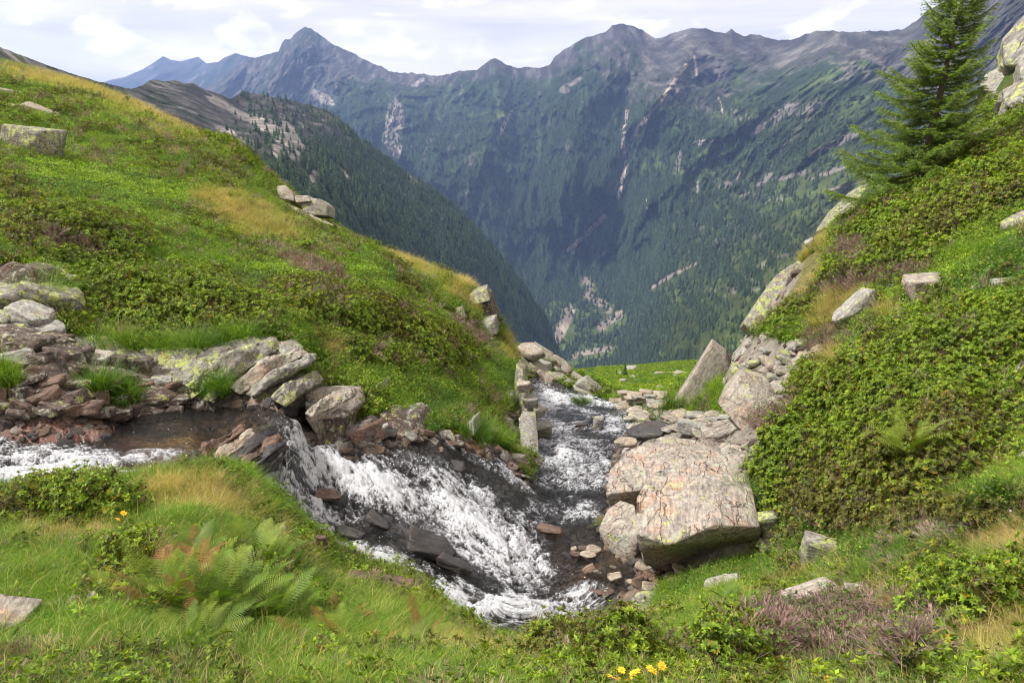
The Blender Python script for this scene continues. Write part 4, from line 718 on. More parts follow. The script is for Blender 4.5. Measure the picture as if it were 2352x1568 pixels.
for a in [(2296, 262, 22, 66, 20.5, -30, 'grey', 'pointed white stone below the crag right of the larch', .4), (2322, 252, 46, 34, 20.5, 5, 'grey', 'rounded pale stone under the foot of the crag', .7), (2262, 270, 70, 20, 20.5, -14, 'pale', 'long flat stone in the stones right of the larch', .6), (2285, 300, 60, 22, 20, -30, 'grey', 'tilted grey stone beneath the pointed white stone', .7),
          (2330, 300, 70, 22, 19, -24, 'pale', 'flat pale slab at the foot of the stones by the right edge', .7), (2262, 316, 50, 22, 19.6, 8, 'pale', 'low pale stone nearest the larch below the crag', .7),
          (2124, 660, 92, 68, 10.6, -10, 'pale', 'squarish pale layered rock standing out of the shrubs below the larch', .8), (1968, 712, 118, 66, 12.6, -42, 'grey', 'long sloping grey slab with dry grass on it among shrubs', .5), (2052, 662, 30, 26, 12, 0, 'dark', 'small dark stone left of the squarish pale rock', .8), (2312, 652, 62, 32, 9.3, -10, 'grey', 'white stone in shrubs near the right edge below green tufts', .7),
          (2250, 663, 40, 16, 9.6, 0, 'tan', 'small tan stone left of the white stone near the right edge', .7), (2284, 682, 24, 18, 9.2, -20, 'tan', 'tiny tan stone just below the white stone', .7), (2340, 512, 74, 46, 10.6, -30, 'lichen', 'yellow lichened stone at the right edge above the green tufts', .7), (2350, 845, 26, 54, 7.4, 30, 'lichen', 'lichened stone cut by the right edge amid shrubs', .8),
          (1838, 790, 56, 22, 13.8, -4, 'grey', 'flat grey stone over a dark hollow above the stone heap', .7), (1800, 832, 52, 20, 13.6, 10, 'grey', 'thin grey stone on the top of the heap', .7), (1872, 822, 70, 22, 12.8, -12, 'lichen', 'long lichened slab at the right end of the stone heap', .6),
          (1862, 1384, 150, 72, 5.45, -24, 'pale', 'long pale streaked slab lying in grass at lower right', .45), (1985, 1374, 86, 36, 5.3, 5, 'grey', 'flat grey stone right of the long pale slab', .6), (1660, 1352, 84, 50, 6.9, -16, 'grey', 'rounded grey stone in grass below the big boulder', .7), (1880, 1275, 84, 92, 6.8, 12, 'lichen', 'upright lichened rock under the rhododendron at the grass', .6),
          (1712, 1420, 66, 44, 5.7, 8, 'grey', 'square grey stone in the grass above two flat ones', .7), (1690, 1462, 86, 34, 5.1, -26, 'pale', 'slanting pale stone half hidden in grass', .6), (1735, 1440, 60, 14, 5.2, 0, 'grey', 'thin flat stone beside the slanting pale one', .6), (2290, 1314, 130, 22, 4.3, 6, 'pale', 'long flat pale stone in dry grass at the right edge', .4),
          (2345, 1062, 18, 40, 6.2, 20, 'grey', 'grey stone cut off by the right edge above the tufts', .7), (2130, 1060, 44, 18, 7.0, 0, 'tan', 'small pale stone beside the yellow fern', .7),
          (1490, 1372, 66, 34, 7.0, -8, 'lichen', 'mossy flat stone on the gravel below the big boulder', .8), (1432, 1412, 62, 54, 6.7, -12, 'brown', 'brown layered stone at the edge of the pool', .7),
          (1486, 992, 88, 44, 12.2, -10, 'dark', 'dark grey rock behind the tan slab at the stream edge', .8), (1438, 1015, 54, 24, 12.0, 0, 'tan', 'small square tan stone on the stream edge left of the dark rock', .7), (1600, 985, 100, 44, 12.4, 10, 'grey', 'dark tilted block standing behind the big boulder', .4), (1540, 1012, 30, 22, 11.4, 0, 'grey', 'small cubic grey stone on top of the tan slab', .9), (1655, 992, 110, 50, 11.8, -22, 'pale', 'smooth pale slab sloping down behind the big boulder', .5),
          # near bank, left
          (22, 1432, 124, 92, 4.1, 14, 'pink', 'pinkish stone with yellow lichen at the left edge of the near bank', .8), (150, 1410, 90, 34, 4.3, -38, 'lichen', 'narrow lichened stone lying aslant beside the pinkish stone', .35), (192, 1408, 110, 44, 4.45, -36, 'pale', 'brownish stone behind the narrow lichened one', .4), (548, 1285, 66, 34, 4.9, 16, 'grey', 'white stone among the fern fronds', .6),
          (486, 1230, 44, 16, 5.4, 24, 'grey', 'small grey stone in dry grass above the fern', .6), (628, 1222, 58, 14, 5.8, -4, 'tan', 'thin brown stone near the edge of the near bank', .5), (78, 1512, 64, 18, 3.3, -10, 'pale', 'flat stone showing through grass in the lower left corner', .6),
          # edge of the near bank
          (735, 1268, 34, 74, 6.6, 10, 'brown', 'upright brown rock at the lip of the near bank', .8), (866, 1346, 170, 46, 6.7, 10, 'brown', 'low brown wet rock where the grass overhangs the cascade', .5), (930, 1326, 60, 34, 6.8, 6, 'brown', 'rounded brown wet rock beside the foam below the grass lip', .7),
          # in the water
          (806, 1226, 84, 32, 7.45, 22, 'dark', 'black wet rock splitting the cascade near the grass lip', .6), (985, 1248, 120, 56, 8.3, 30, 'dark', 'black rock in the middle of the cascade', .7), (1040, 1296, 90, 36, 7.9, 24, 'dark', 'black rock just below the middle rock of the cascade', .6), (870, 1195, 60, 26, 8.4, 28, 'dark', 'small black rock above the middle of the cascade', .6),
          (1042, 1080, 56, 52, 10.4, 20, 'dark', 'dark brown block rising beside the black wet slope', .8), (1262, 1216, 62, 20, 9.3, 5, 'brown', 'reddish flat rock where the pool begins', .6), (1374, 970, 26, 36, 16.6, 10, 'grey', 'upright grey block standing in the channel', .8), (1336, 975, 30, 12, 16.4, 0, 'dark', 'small dark stone breaking the water in the channel', .7), (740, 1135, 86, 26, 8.4, 12, 'brown', 'pinkish brown rock washed by the top of the cascade', .6), (1000, 1035, 40, 20, 10.9, 0, 'brown', 'small brown stone on the wet rust coloured slope', .7),
          (1190, 995, 38, 34, 14.2, -8, 'pale', 'square pale block below the rock pile left of the channel', .8), (1245, 992, 46, 54, 15.2, -6, 'grey', 'streaked grey block standing at the left edge of the channel', .8), (1160, 1005, 40, 14, 13.6, 20, 'pale', 'thin pale stone on grass left of the square block', .6)]:
    iw = any(k in a[7] for k in ('cascade', 'pool begins', 'in the channel', 'water')) and 'grass' not in a[7][:60].replace('near the grass lip', '') 
    rock(a[0], a[1], a[2], a[3], a[4], a[5], a[6], a[7], dep=a[8], target=.10 if a[2] > 60 else .16, inwater=iw)

def ipoly(pl, rd, n):
    xs = [p[0] for p in pl]; ys = [p[1] for p in pl]; out = []
    for _ in range(n*60):
        if len(out) >= n: break
        x, y = rd.uniform(min(xs), max(xs)), rd.uniform(min(ys), max(ys))
        if bool(in_poly(np.array(x), np.array(y), pl)) and all(abs(x-u)*.8+abs(y-v)*1.3 > 13 for u, v in out): out.append((x, y))
    return sorted(out, key=lambda q: q[1])
def pile(pl, n, Yf, size, mats, label, group, asp=.42, roll=(-30, 20), seed=5, dep=.8, onground=False, name='loose_stone'):
    place = {5: 'heap on the right slope', 6: 'jumble between channel and slabs', 7: 'far rim of the channel', 8: 'under the big boulder', 9: 'bank beside the pool', 10: 'behind the big boulder', 12: 'pile left of the channel', 13: 'wet rock by the pool', 14: 'damp slope above the cascade', 15: 'knoll beyond the channel', 16: 'meadow terrace'}[seed]
    rd = random.Random(seed)
    pp = np.array(pl, float); x0, x1, y0, y1 = pp[:, 0].min(), pp[:, 0].max(), pp[:, 1].min(), pp[:, 1].max()
    def describe(x, y, s_, mt):
        h = ('far left', 'left', 'middle', 'right', 'far right')[int(np.clip((x-x0)/(x1-x0)*5, 0, 4))]; v = ('upper', 'middle', 'lower')[int(np.clip((y-y0)/(y1-y0)*3, 0, 2))]
        sz = 'large' if s_ > size[0]+.66*(size[1]-size[0]) else 'small' if s_ < size[0]+.33*(size[1]-size[0]) else 'medium'
        c = {'pale': 'pale', 'grey': 'grey', 'tan': 'tan', 'lichen': 'lichened', 'brown': 'brown', 'shade': 'dark brown'}[mt]
        return '%s %s stone, %s row, %s, %s' % (sz, c, v, h, place)
    for x, y in ipoly(pl, rd, n):
        s_ = rd.uniform(*size); mt = rd.choice(mats); rock(x, y, s_, s_*asp*rd.uniform(.7, 1.5), Yf(x, y), rd.uniform(*roll), mt, describe(x, y, s_, mt), name, dep=dep, group=group, yaw=rd.uniform(-50, 50), pitch=rd.uniform(-5, 22), target=.3, amp=.03, onground=onground, cat='stone')
pile([(1690, 850), (1760, 800), (1880, 800), (1885, 830), (1830, 880), (1800, 960), (1770, 930), (1720, 870)], 34, lambda x, y: 13.6-(y-800)*.008, (26, 62), ['pale', 'grey', 'tan', 'lichen', 'grey'], 'broken angular stone in the heap on the right slope', 'stones in the heap on the right slope', seed=5)
pile([(1440, 945), (1560, 935), (1690, 950), (1700, 985), (1600, 1000), (1500, 985), (1440, 975)], 30, lambda x, y: 16.2-(y-935)*.055, (30, 72), ['pale', 'grey', 'tan', 'pale'], 'flat pale stone in the jumble between channel and slabs', 'flat stones between channel and slabs', .3, (-12, 12), 6)
pile([(1395, 905), (1520, 895), (1530, 935), (1440, 945)], 18, lambda x, y: 24-(y-900)*.12, (22, 50), ['pale', 'tan', 'grey'], 'pale stone at the far rim of the channel', 'stones at the far rim of the channel', .4, (-20, 20), 7)
pile([(1470, 1300), (1560, 1292), (1640, 1290), (1600, 1325), (1520, 1352), (1460, 1350)], 20, lambda x, y: 7.9-(y-1290)*.012, (26, 64), ['brown', 'shade', 'brown', 'tan'], 'brown flat stone lying under the front of the big boulder', 'brown stones under the big boulder', .3, (-45, 35), 8)
pile([(1480, 1385), (1540, 1370), (1540, 1420), (1500, 1452), (1420, 1455), (1400, 1440), (1450, 1400)], 30, lambda x, y: 6.9-(y-1380)*.006, (16, 42), ['tan', 'brown', 'pale', 'tan', 'grey'], 'small broken stone on the bank beside the pool', 'small stones beside the pool', .45, (-50, 50), 9)
pile([(1660, 1020), (1740, 1020), (1730, 1050), (1660, 1045)], 16, lambda x, y: 10.6, (14, 30), ['grey', 'pale', 'tan'], 'small grey chip of rock behind the big boulder', 'rock chips behind the big boulder', .4, (-30, 30), 10)
pile([(1150, 890), (1190, 870), (1235, 930), (1228, 980), (1160, 975)], 15, lambda x, y: 15.6, (26, 46), ['pale', 'grey', 'shade', 'lichen'], 'angular block in the rock pile left of the channel', 'blocks in the pile left of the channel', .8, (-20, 20), 12)
pile([(1135, 1110), (1180, 1120), (1170, 1150), (1140, 1145)], 8, lambda x, y: 10.3-(y-1110)*.01, (14, 30), ['pale', 'tan'], 'white pebble on the dark wet rock beside the pool', 'white pebbles on the wet rock', .6, (-20, 20), 13)
pile([(880, 1000), (1000, 990), (1230, 1050), (1220, 1110), (1120, 1050)], 20, lambda x, y: 12.2-(y-990)*.014, (18, 46), ['brown', 'shade', 'grey'], 'dark stone on the damp slope above the cascade', 'stones on the damp slope', .5, (0, 45), 14)
pile([(1200, 800), (1240, 800), (1300, 850), (1360, 890), (1370, 912), (1280, 880), (1215, 850)], 24, lambda x, y: 31, (26, 66), ['pale', 'grey', 'lichen', 'grey'], 'weathered rock in the knoll beyond the head of the channel', 'rocks of the knoll beyond the channel', .45, (10, 45), 15)
pile([(1370, 850), (1600, 840), (1560, 890), (1420, 892)], 12, lambda x, y: 46+(895-y)*1.7, (14, 36), ['pale', 'grey'], 'distant white rock lying in the green meadow terrace', 'rocks on the meadow terrace', .4, (-15, 15), 16, onground=True)
g_ = random.Random(91)
for k in range(34):
    x = g_.uniform(1290, 1480); y = g_.uniform(1240, 1450)
    if not bool(in_poly(np.array(x), np.array(y), [(1300, 1270), (1370, 1235), (1400, 1290), (1480, 1330), (1400, 1440), (1330, 1450), (1370, 1380)])): continue
    rock(x, y, g_.uniform(14, 40), g_.uniform(8, 16), 8., g_.uniform(-25, 25), g_.choice(['brown', 'shade', 'brown', 'dark', 'tan']), 'wet stone lying in the shallow pool before the big boulder', 'pool_stone', dep=.8, group='wet stones in the shallow pool', target=.3, amp=.04, inwater=True, cat='stone')
rockhull([(540, 925, 9.6), (600, 920, 9.7), (655, 925, 9.6), (640, 950, 9.4), (560, 952, 9.3)], (0, 10, -20), 'dark', 'dark rock standing in for the shadowed hollow under the slanting slabs behind the pool', thick=(.1, .6, -.3), target=.07, amp=.05, clear=False)  # this dark block and the next put the black hollow's shade into colour
rockhull([(650, 935, 9.6), (700, 930, 9.8), (712, 960, 9.4), (670, 970, 9.2)], (0, 10, -20), 'dark', 'dark rock in place of black hollow and dark water right at the top of the waterfall', thick=(.1, .5, -.3), target=.09, amp=.05, clear=False)
# boulders and outcrops on the left hill
for a in [(70, 330, 150, 88, 21.5, 6, 'lichen', 'big grey layered rock in the hillside near the left edge', .5), (14, 215, 70, 20, 29, 10, 'pale', 'bare pale rock ledge at the left edge of the hilltop', .7), (110, 262, 120, 16, 28, 22, 'pale', 'sloping pale rock strip below the hilltop', .5), (20, 245, 80, 14, 28.5, 8, 'pale', 'second low ledge at the left edge under the hilltop', .6), (44, 182, 56, 10, 31, 8, 'pale', 'small pale stone highest on the grassy hilltop', .6),
          (190, 315, 26, 12, 25, 20, 'grey', 'small stone right of the big hillside rock', .7), (246, 318, 24, 16, 25, 0, 'grey', 'small dark stone alone in the hillside grass', .7)]:
    rock(a[0], a[1], a[2], a[3], a[4], a[5], a[6], a[7], dep=a[8], target=.09)
def outcrop(label, origin, blocks, strat, name='rock_outcrop', tgt=.09):
    e = empty(name, tuple(unY(*origin)), label, 'rock outcrop')
    for pts, mt, th in blocks: rockhull(pts, strat, mt, name='rock_block', parent=e, thick=th, target=tgt, amp=.022, led=.8)
    return e
outcrop('pale rock outcrop breaking the skyline of the left grassy hill', (700, 500, 26), [([(634, 428, 26.5), (655, 425, 26.4), (672, 440, 26.3), (676, 462, 26), (640, 455, 26)], 'pale', (.1, .6, -.3)), ([(680, 452, 26), (735, 456, 25.8), (752, 470, 25.8), (752, 495, 25.6), (700, 492, 25.6)], 'grey', (.1, .7, -.2)),
    ([(640, 458, 25.8), (690, 478, 25.5), (770, 518, 24.6), (745, 515, 24.6), (700, 495, 25), (650, 475, 25.5)], 'pale', (.1, .6, -.3)), ([(676, 450, 25.9), (708, 448, 25.9), (714, 462, 25.7), (680, 465, 25.7)], 'pale', (.0, .5, -.1))], (0, 0, 25))
outcrop('dark square rock crag on the crest of the green spur above the valley', (1100, 740, 19.2), [([(1072, 680, 19.6), (1112, 666, 19.6), (1122, 672, 19.6), (1124, 705, 19.3), (1138, 735, 19.2), (1138, 768, 19.0), (1105, 766, 18.8), (1068, 725, 19.2)], 'shade', (.1, .8, -.1)), ([(1080, 676, 19.5), (1118, 664, 19.4), (1126, 690, 19.2), (1076, 704, 19.3)], 'lichen', (0, .7, 0)),
    ([(1098, 738, 18.9), (1136, 732, 18.8), (1142, 768, 18.7), (1106, 772, 18.6)], 'grey', (.05, .5, 0)), ([(1030, 712, 19.7), (1062, 702, 19.6), (1070, 728, 19.4), (1044, 735, 19.5)], 'lichen', (.0, .4, -.1))], (0, 20, 10))
# rock face above the pool: layers and blocks
face = empty('bedrock_outcrop', tuple(unY(300, 880, 9.9)), 'lichened rock wall under the grass bank behind the upper pool', 'rock outcrop')
rd = random.Random(21)
def facet_row(x0, x1, y0, y1, Y, mt, w0, w1, h0, h1, roll, slope=0.):
    y = y0
    while y < y1:
        h = rd.uniform(h0, h1); x = x0 + rd.uniform(-25, 5)
        while x < x1:
            w_ = rd.uniform(w0, w1); yy = y+h/2+slope*(x-x0)+rd.uniform(-3, 3)
            rock(x+w_/2, yy, w_*1.08, h*1.15, Y+rd.uniform(-.22, .22), roll+rd.uniform(-13, 13), rd.choice(mt), name='rock_block', parent=face, dep=.8, yaw=rd.uniform(-24, 24), pitch=rd.uniform(-14, 14), target=.10, amp=.085, clear=False)
            x += w_*.93
        y += h*.9
for pts, mt in [([(-60, 640, 11.1), (20, 600, 11.3), (70, 612, 11.2), (128, 690, 10.9), (118, 720, 10.6), (60, 730, 10.5), (-80, 720, 10.5)], 'shade'), ([(-120, 760, 10.7), (0, 752, 10.8), (95, 780, 10.5), (60, 838, 10.3), (-100, 850, 10.2)], 'shade'), ([(128, 770, 10.8), (240, 775, 10.9), (345, 815, 10.7), (330, 850, 10.4), (200, 850, 10.3), (135, 820, 10.4)], 'lichen'),
                ([(-100, 830, 10.2), (110, 812, 10.3), (150, 890, 9.95), (60, 930, 9.7), (-90, 920, 9.7)], 'shade'), ([(120, 830, 10.3), (300, 850, 10.2), (380, 920, 9.7), (260, 950, 9.5), (130, 930, 9.7)], 'shade'), ([(300, 870, 10), (400, 930, 9.5), (440, 935, 9.4), (400, 950, 9.4), (330, 950, 9.4)], 'shade')]:
    rockhull(pts, (5, 10, 8), mt, name='rock_block', parent=face, thick=(.1, .6, -.1), target=.05, amp=.07, led=1.1, clear=False)
facet_row(-420, 108, 625, 765, 10.6, ['lichen', 'grey'], 60, 130, 36, 60, 8, -.02)
facet_row(-420, 110, 765, 835, 10.5, ['shade', 'grey', 'shade'], 40, 90, 30, 50, -4)
facet_row(110, 330, 790, 850, 10.6, ['shade', 'grey', 'shade'], 40, 90, 30, 50, 14, .16)
facet_row(-420, 350, 840, 905, 10.25, ['shade', 'shade', 'brown'], 34, 80, 26, 44, -8, .05)
facet_row(60, 400, 890, 945, 9.9, ['shade', 'brown', 'shade'], 30, 76, 24, 40, 14, .04)
for x0, y0, x1, y1, w0, mt in [(465, 860, 600, 782, 30, 'lichen'), (520, 890, 665, 806, 20, 'pale'), (565, 905, 690, 826, 12, 'grey'), (425, 885, 520, 830, 16, 'lichen'), (470, 915, 560, 870, 10, 'lichen'), (620, 915, 700, 866, 22, 'lichen'), (700, 950, 790, 905, 12, 'pale')]:
    Yw = 9.95-(y0-880)*.006; rockhull([(x0, y0, Yw-.25), (x1, y1, Yw+.25), (x1+w0, y1+w0*.9, Yw+.2), (x0+w0*1.5, y0+w0*.8, Yw-.3), ((x0+x1)/2-8, (y0+y1)/2-10, Yw-.05)], (0, 15, -32), mt, name='rock_block', parent=face, thick=(.06, .4, -.04), target=.06, amp=.10, led=1.3, clear=False, settle_=False)
for pts, mt in [([(318, 800, 10.4), (440, 790, 10.5), (520, 800, 10.3), (540, 850, 9.9), (420, 930, 9.5), (395, 925, 9.55), (345, 870, 9.9)], 'lichen'), ([(525, 785, 10.6), (575, 772, 10.7), (600, 785, 10.6), (560, 850, 10), (470, 925, 9.6), (420, 925, 9.55), (500, 850, 10)], 'lichen'),
                ([(560, 800, 10.5), (640, 790, 10.5), (660, 815, 10.3), (560, 900, 9.7), (480, 930, 9.5), (470, 915, 9.6)], 'grey'), ([(600, 830, 10.1), (690, 828, 10.2), (688, 842, 10.1), (600, 895, 9.7), (520, 930, 9.5), (520, 915, 9.6)], 'lichen'), ([(300, 795, 10.6), (345, 800, 10.5), (365, 850, 10.1), (330, 850, 10.2)], 'grey'),
                ([(535, 905, 9.6), (640, 868, 10), (680, 885, 9.8), (600, 928, 9.45), (540, 935, 9.4)], 'lichen'), ([(610, 930, 9.4), (700, 890, 9.9), (760, 890, 9.9), (790, 905, 9.8), (720, 950, 9.3), (640, 950, 9.3)], 'pale'), ([(700, 905, 9.7), (800, 905, 9.9), (808, 940, 9.6), (760, 1010, 9.2), (738, 1020, 9.1), (700, 960, 9.3)], 'pale'),
                ([(740, 960, 9.3), (790, 960, 9.5), (775, 1030, 9.3), (748, 1035, 9.2)], 'shade'), ([(845, 900, 10.6), (870, 880, 10.8), (872, 900, 10.7), (850, 945, 10.3), (838, 940, 10.4)], 'pale'), ([(800, 1000, 9.7), (860, 975, 10.1), (880, 1010, 10), (830, 1045, 9.6)], 'brown'), ([(870, 950, 10.6), (960, 950, 10.9), (975, 990, 10.7), (930, 1010, 10.3), (880, 990, 10.4)], 'shade'),
                ([(900, 955, 10.5), (945, 942, 10.8), (972, 965, 10.7), (940, 985, 10.5)], 'grey'), ([(1070, 975, 11.8), (1085, 965, 11.8), (1090, 1000, 11.6), (1070, 1005, 11.6)], 'grey'), ([(1185, 835, 16.2), (1200, 850, 16), (1205, 960, 14.8), (1225, 1040, 13.6), (1190, 1000, 14.6), (1180, 900, 15.8)], 'lichen'), ([(1190, 960, 14.7), (1222, 960, 14.8), (1232, 1100, 12.2), (1200, 1090, 12.2)], 'grey')]:
    rockhull(pts, (0, 15, -32), mt, name='rock_block', parent=face, thick=(.1, .55, -.05), target=.06, amp=.024, led=.9, clear=False)
# slanting wet ledges at the outlet of the pool
def zl(l, z): return [(x, y, float(unZ(x, y, z + .03*math.sin(x))[1])) for x, y in l]
for i, (x0, y0, x1, y1, w0, mt, dz, lb) in enumerate([(400, 1080, 590, 950, 12, 'brown', -.05, 'narrow brown ledge under the pool water, leftmost of the slanting ledges'), (440, 1085, 612, 962, 14, 'tan', -.02, 'pale streaked ledge slanting up from the pool outlet'), (470, 1090, 628, 975, 13, 'dark', .0, 'black ledge beside the pale one at the pool outlet'), (496, 1094, 640, 990, 13, 'brown', .0, 'wet brown ledge in the middle of the pool outlet'), (520, 1100, 650, 1004, 11, 'dark', -.02, 'black ledge nearest the top of the waterfall'), (545, 1105, 640, 1035, 10, 'dark', -.12, 'lowest black ledge at the left of the waterfall')]):
    rockhull(zl([(x0, y0), (x1, y1), (x1+w0, y1+w0*.8), (x0+w0*1.6, y0+w0*.5), ((x0+x1)/2-4, (y0+y1)/2-5)], -3.60+dz*.4), (0, 8, -30), mt, lb, 'ledge', thick=(0, .03, -.12), target=.05, amp=.16, led=1.2, cat='ledge', clear=False, settle_=False)
for pts, mt, lb in [([(-120, 900, 9.6), (120, 880, 9.8), (290, 950, 9.2), (210, 1005, 8.5), (-100, 1015, 8.2)], 'brown', 'red brown wet bedrock slab beside the rapids at the left'), ([(80, 890, 9.9), (200, 905, 9.7), (300, 940, 9.3), (180, 940, 9.4)], 'shade', 'dark ledge over the red bedrock at the foot of the wall')]:
    rockhull(pts, (0, 8, -30), mt, lb, 'ledge', thick=(0, .1, -.25), target=.06, amp=.03, cat='ledge', clear=False)

# ================================================================ PLANT COVER
RP = np.array(ROCKPOLY) if ROCKPOLY else np.zeros((0, 5))
def off_rocks(P, grow=1.):
    ok = np.ones(len(P), bool)
    for x, y, a, b, yw in RP:
        dx, dy = P[:, 0]-x, P[:, 1]-y; ok &= ((dx/(a*grow))**2 + (dy/(b*grow))**2) > .8
    return ok
TINT = {'G': ((.135, .275, .020), (.20, .32, .03), (.08, .185, .02)), 'D': ((.46, .40, .18), (.34, .36, .09), (.50, .42, .24)), 'R': ((.10, .165, .018), (.125, .185, .02), (.085, .095, .025)), 'H': ((.34, .235, .21), (.26, .185, .165), (.40, .31, .27)), 'B': ((.16, .26, .025), (.22, .31, .03), (.10, .185, .03))}
def tints(k, n, g, P):
    T = np.array(TINT[k]); w_ = g.random(n); f = .5+1.5*fbm(P*.5+7, 4); i = np.clip((f+g.normal(0, .25, n))*3, 0, 2.999).astype(int)
    return T[i]*g.uniform(.75, 1.3, (n, 1))
def cover(name, label, want, n, y0, y1, col, picks, size, seed, power=0., tint=None, lift=0., lean=.5, extra=None, marg=.02, filt=None):
    P, nr, g = scatter_points(n, y0, y1, seed=seed, power=power); S_, px, py = classify(P); S_ = S_ + g.normal(0, .13, S_.shape); kd = S_.argmax(1)
    ok = np.isin(kd, [KIND.index(c) for c in want]); sd = np.full(len(P), 9.); nb = P[:, 1] < 34; sd[nb] = water_sd(P[nb, 0], P[nb, 1]); ok &= sd > marg
    bm = bare_mask(px, py, P[:, 1]); ok &= ~bm
    ok &= g.random(len(P)) > 1.2*ell(px, py, 480, 1425, 200, 120, 5)
    if filt is not None: ok &= filt(P, px, py, g)
    P, nr, px, py, kd = P[ok], nr[ok], px[ok], py[ok], kd[ok]; ok = off_rocks(P, 1.08); P, nr, px, py, kd = P[ok], nr[ok], px[ok], py[ok], kd[ok]
    k = np.clip(P[:, 1]/9., .8, 6)**.45
    sc = g.uniform(size[0], size[1], len(P))*k; P = P.copy(); P[:, 2] += lift*sc
    pk = g.choice(picks, len(P)); tn = np.zeros_like(P)
    for i, c in enumerate(KIND):
        m_ = kd == i
        if m_.any(): tn[m_] = tints(tint or c, m_.sum(), g, P[m_])
    o = instancer(name, P, euler_from_normal(nr, g, lean), sc, pk.astype(np.int32), tn, col, label); return o
def off_ferns(P, px, py, g): return g.random(len(P)) > .75*ell(px, py, 480, 1390, 210, 95, 5)
def nr_(P, px, py, g): return P[:, 1] > 5.5
def thin(k): return lambda P, px, py, g: g.random(len(P)) < k
cover('grass', 'green mountain grass', 'G', 170000, 4.0, 34, COLG, [0, 1, 2], (.6, 1.0), 1, filt=off_ferns)
cover('grass_near', 'green mountain grass close to the camera', 'GB', 90000, 2.0, 5.6, COLG, [0, 1, 2, 1], (.5, .95), 2, tint='G', filt=off_ferns)
cover('grass_between', 'grass between low leafy plants', 'BDR', 40000, 2.2, 34, COLG, [0, 2], (.45, .8), 22, tint='G')
cover('dry_grass', 'dry straw coloured grass', 'D', 130000, 2.2, 36, COLG, [3, 4, 1], (.5, .8), 3)
cover('dry_grass_among_green', 'scattered dry grass stalks', 'GHR', 26000, 2.2, 34, COLG, [3, 4], (.4, .7), 4, tint='D')
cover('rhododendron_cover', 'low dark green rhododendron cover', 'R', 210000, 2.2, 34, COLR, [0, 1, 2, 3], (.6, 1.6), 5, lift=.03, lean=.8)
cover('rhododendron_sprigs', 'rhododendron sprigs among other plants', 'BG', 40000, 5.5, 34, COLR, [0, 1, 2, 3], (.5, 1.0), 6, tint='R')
cover('bilberry_cover', 'bright low bilberry leaves', 'BG', 190000, 2.4, 34, COLB, [0, 1, 2], (.9, 1.5), 7, tint='B', lean=.8)
cover('heather_twigs', 'purple brown bare heather twigs', 'H', 120000, 2.2, 34, COLH, [0, 1, 2], (.9, 1.7), 8, lean=.7)
cover('dead_twigs', 'bare brown twigs standing out of the shrubs', 'R', 26000, 2.2, 34, COLH, [0, 1, 2], (1.0, 1.8), 33, tint='H')
cover('straw_near', 'dry stalks near the camera', 'GBDR', 7000, 2.0, 6.5, COLG, [3, 4], (.5, .85), 28, tint='D')
cover('heather_near', 'purple brown bare heather twigs at the bottom', 'H', 60000, 2.2, 6, COLH, [0, 1, 2], (.7, 1.3), 18, lean=.5)
# terrace far below, coarse clumps
def ft_(P, px, py, g): return P[:, 1] > 26
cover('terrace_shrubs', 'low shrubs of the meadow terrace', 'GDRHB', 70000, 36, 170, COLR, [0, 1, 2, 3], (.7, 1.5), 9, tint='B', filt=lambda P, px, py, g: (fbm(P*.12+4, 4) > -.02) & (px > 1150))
cover('terrace_grass', 'grass of the meadow terrace', 'GDRHB', 60000, 34, 170, COLG, [0, 1, 2, 3], (.6, 1.1), 10, tint='G', filt=lambda P, px, py, g: px > 1150)
# a fringe hanging over the water's edge and over the rock wall
cover('bank_fringe', 'long grass hanging over the stream edge', 'GDB', 160000, 2.6, 14, COLG, [1, 4, 1], (.45, .75), 12, tint='G', marg=.12, filt=lambda P, px, py, g: (water_sd(P[:, 0], P[:, 1]) < .75) & (P[:, 1] < 8.2))

# rubble and gravel along the water and on bare rock
PEB = [(hull_mesh('pebble', slab_pts(.5, .5*random.Random(k).uniform(.5, .9), .2*random.Random(k+9).uniform(.7, 1.6), random.Random(k+20)), .5, .05, k*3.1), None) for k in range(5)]
def mat_pebble():
    m, t, b = new_mat('pebble'); c = attr(t, 'tint', 'INSTANCER').outputs['Color']; co = t.node('ShaderNodeTexCoord').outputs['Object']; n = t.noise(t.mapping(co, (2, 3, 8)), 3, 5, .7)
    t.put(b.inputs['Base Color'], t.mix(1., c, t.range(n, .3, .7, .5, 1.5), 'MULTIPLY')); b.inputs['Roughness'].default_value = .6; bump(t, b, n, .8, .04); return m
MPB = mat_pebble(); COLP = proto_collection('pebble_kinds', [(m_, MPB) for m_, _ in PEB])
def rubble(name, label, n, y0, y1, seed, cond, size, cols):
    P, nr, g = scatter_points(n, y0, y1, seed=seed); sd = water_sd(P[:, 0], P[:, 1]); px, py = proj(P); ok = cond(sd, px, py, P); P, nr = P[ok], nr[ok]
    sc = size[0]*(size[1]/size[0])**(g.random(len(P))**2.2)*np.clip(P[:, 1]/9, .8, 2.2)**.6; cc = np.array(cols)[g.integers(0, len(cols), len(P))]*g.uniform(.6, 1.3, (len(P), 1))
    instancer(name, P, euler_from_normal(nr, g, .8, .5), sc, g.integers(0, 5, len(P)).astype(np.int32), cc, COLP, label)
WET = [(.07, .055, .048), (.10, .075, .06), (.045, .04, .04), (.13, .085, .06), (.16, .14, .12)]; DRYC = [(.30, .26, .22), (.22, .19, .17), (.34, .28, .22), (.17, .13, .11), (.26, .25, .23)]
rubble('stream_gravel', 'wet gravel and rubble along the stream', 130000, 6, 30, 61, lambda sd, px, py, P: (np.abs(sd-.05) < .38) & ~((ell(px, py, 420, 1000, 170, 60, 0) > .4) & (sd < 0)) & (fbm(P*1.3, 3) > -.12), (.03, .20), WET)
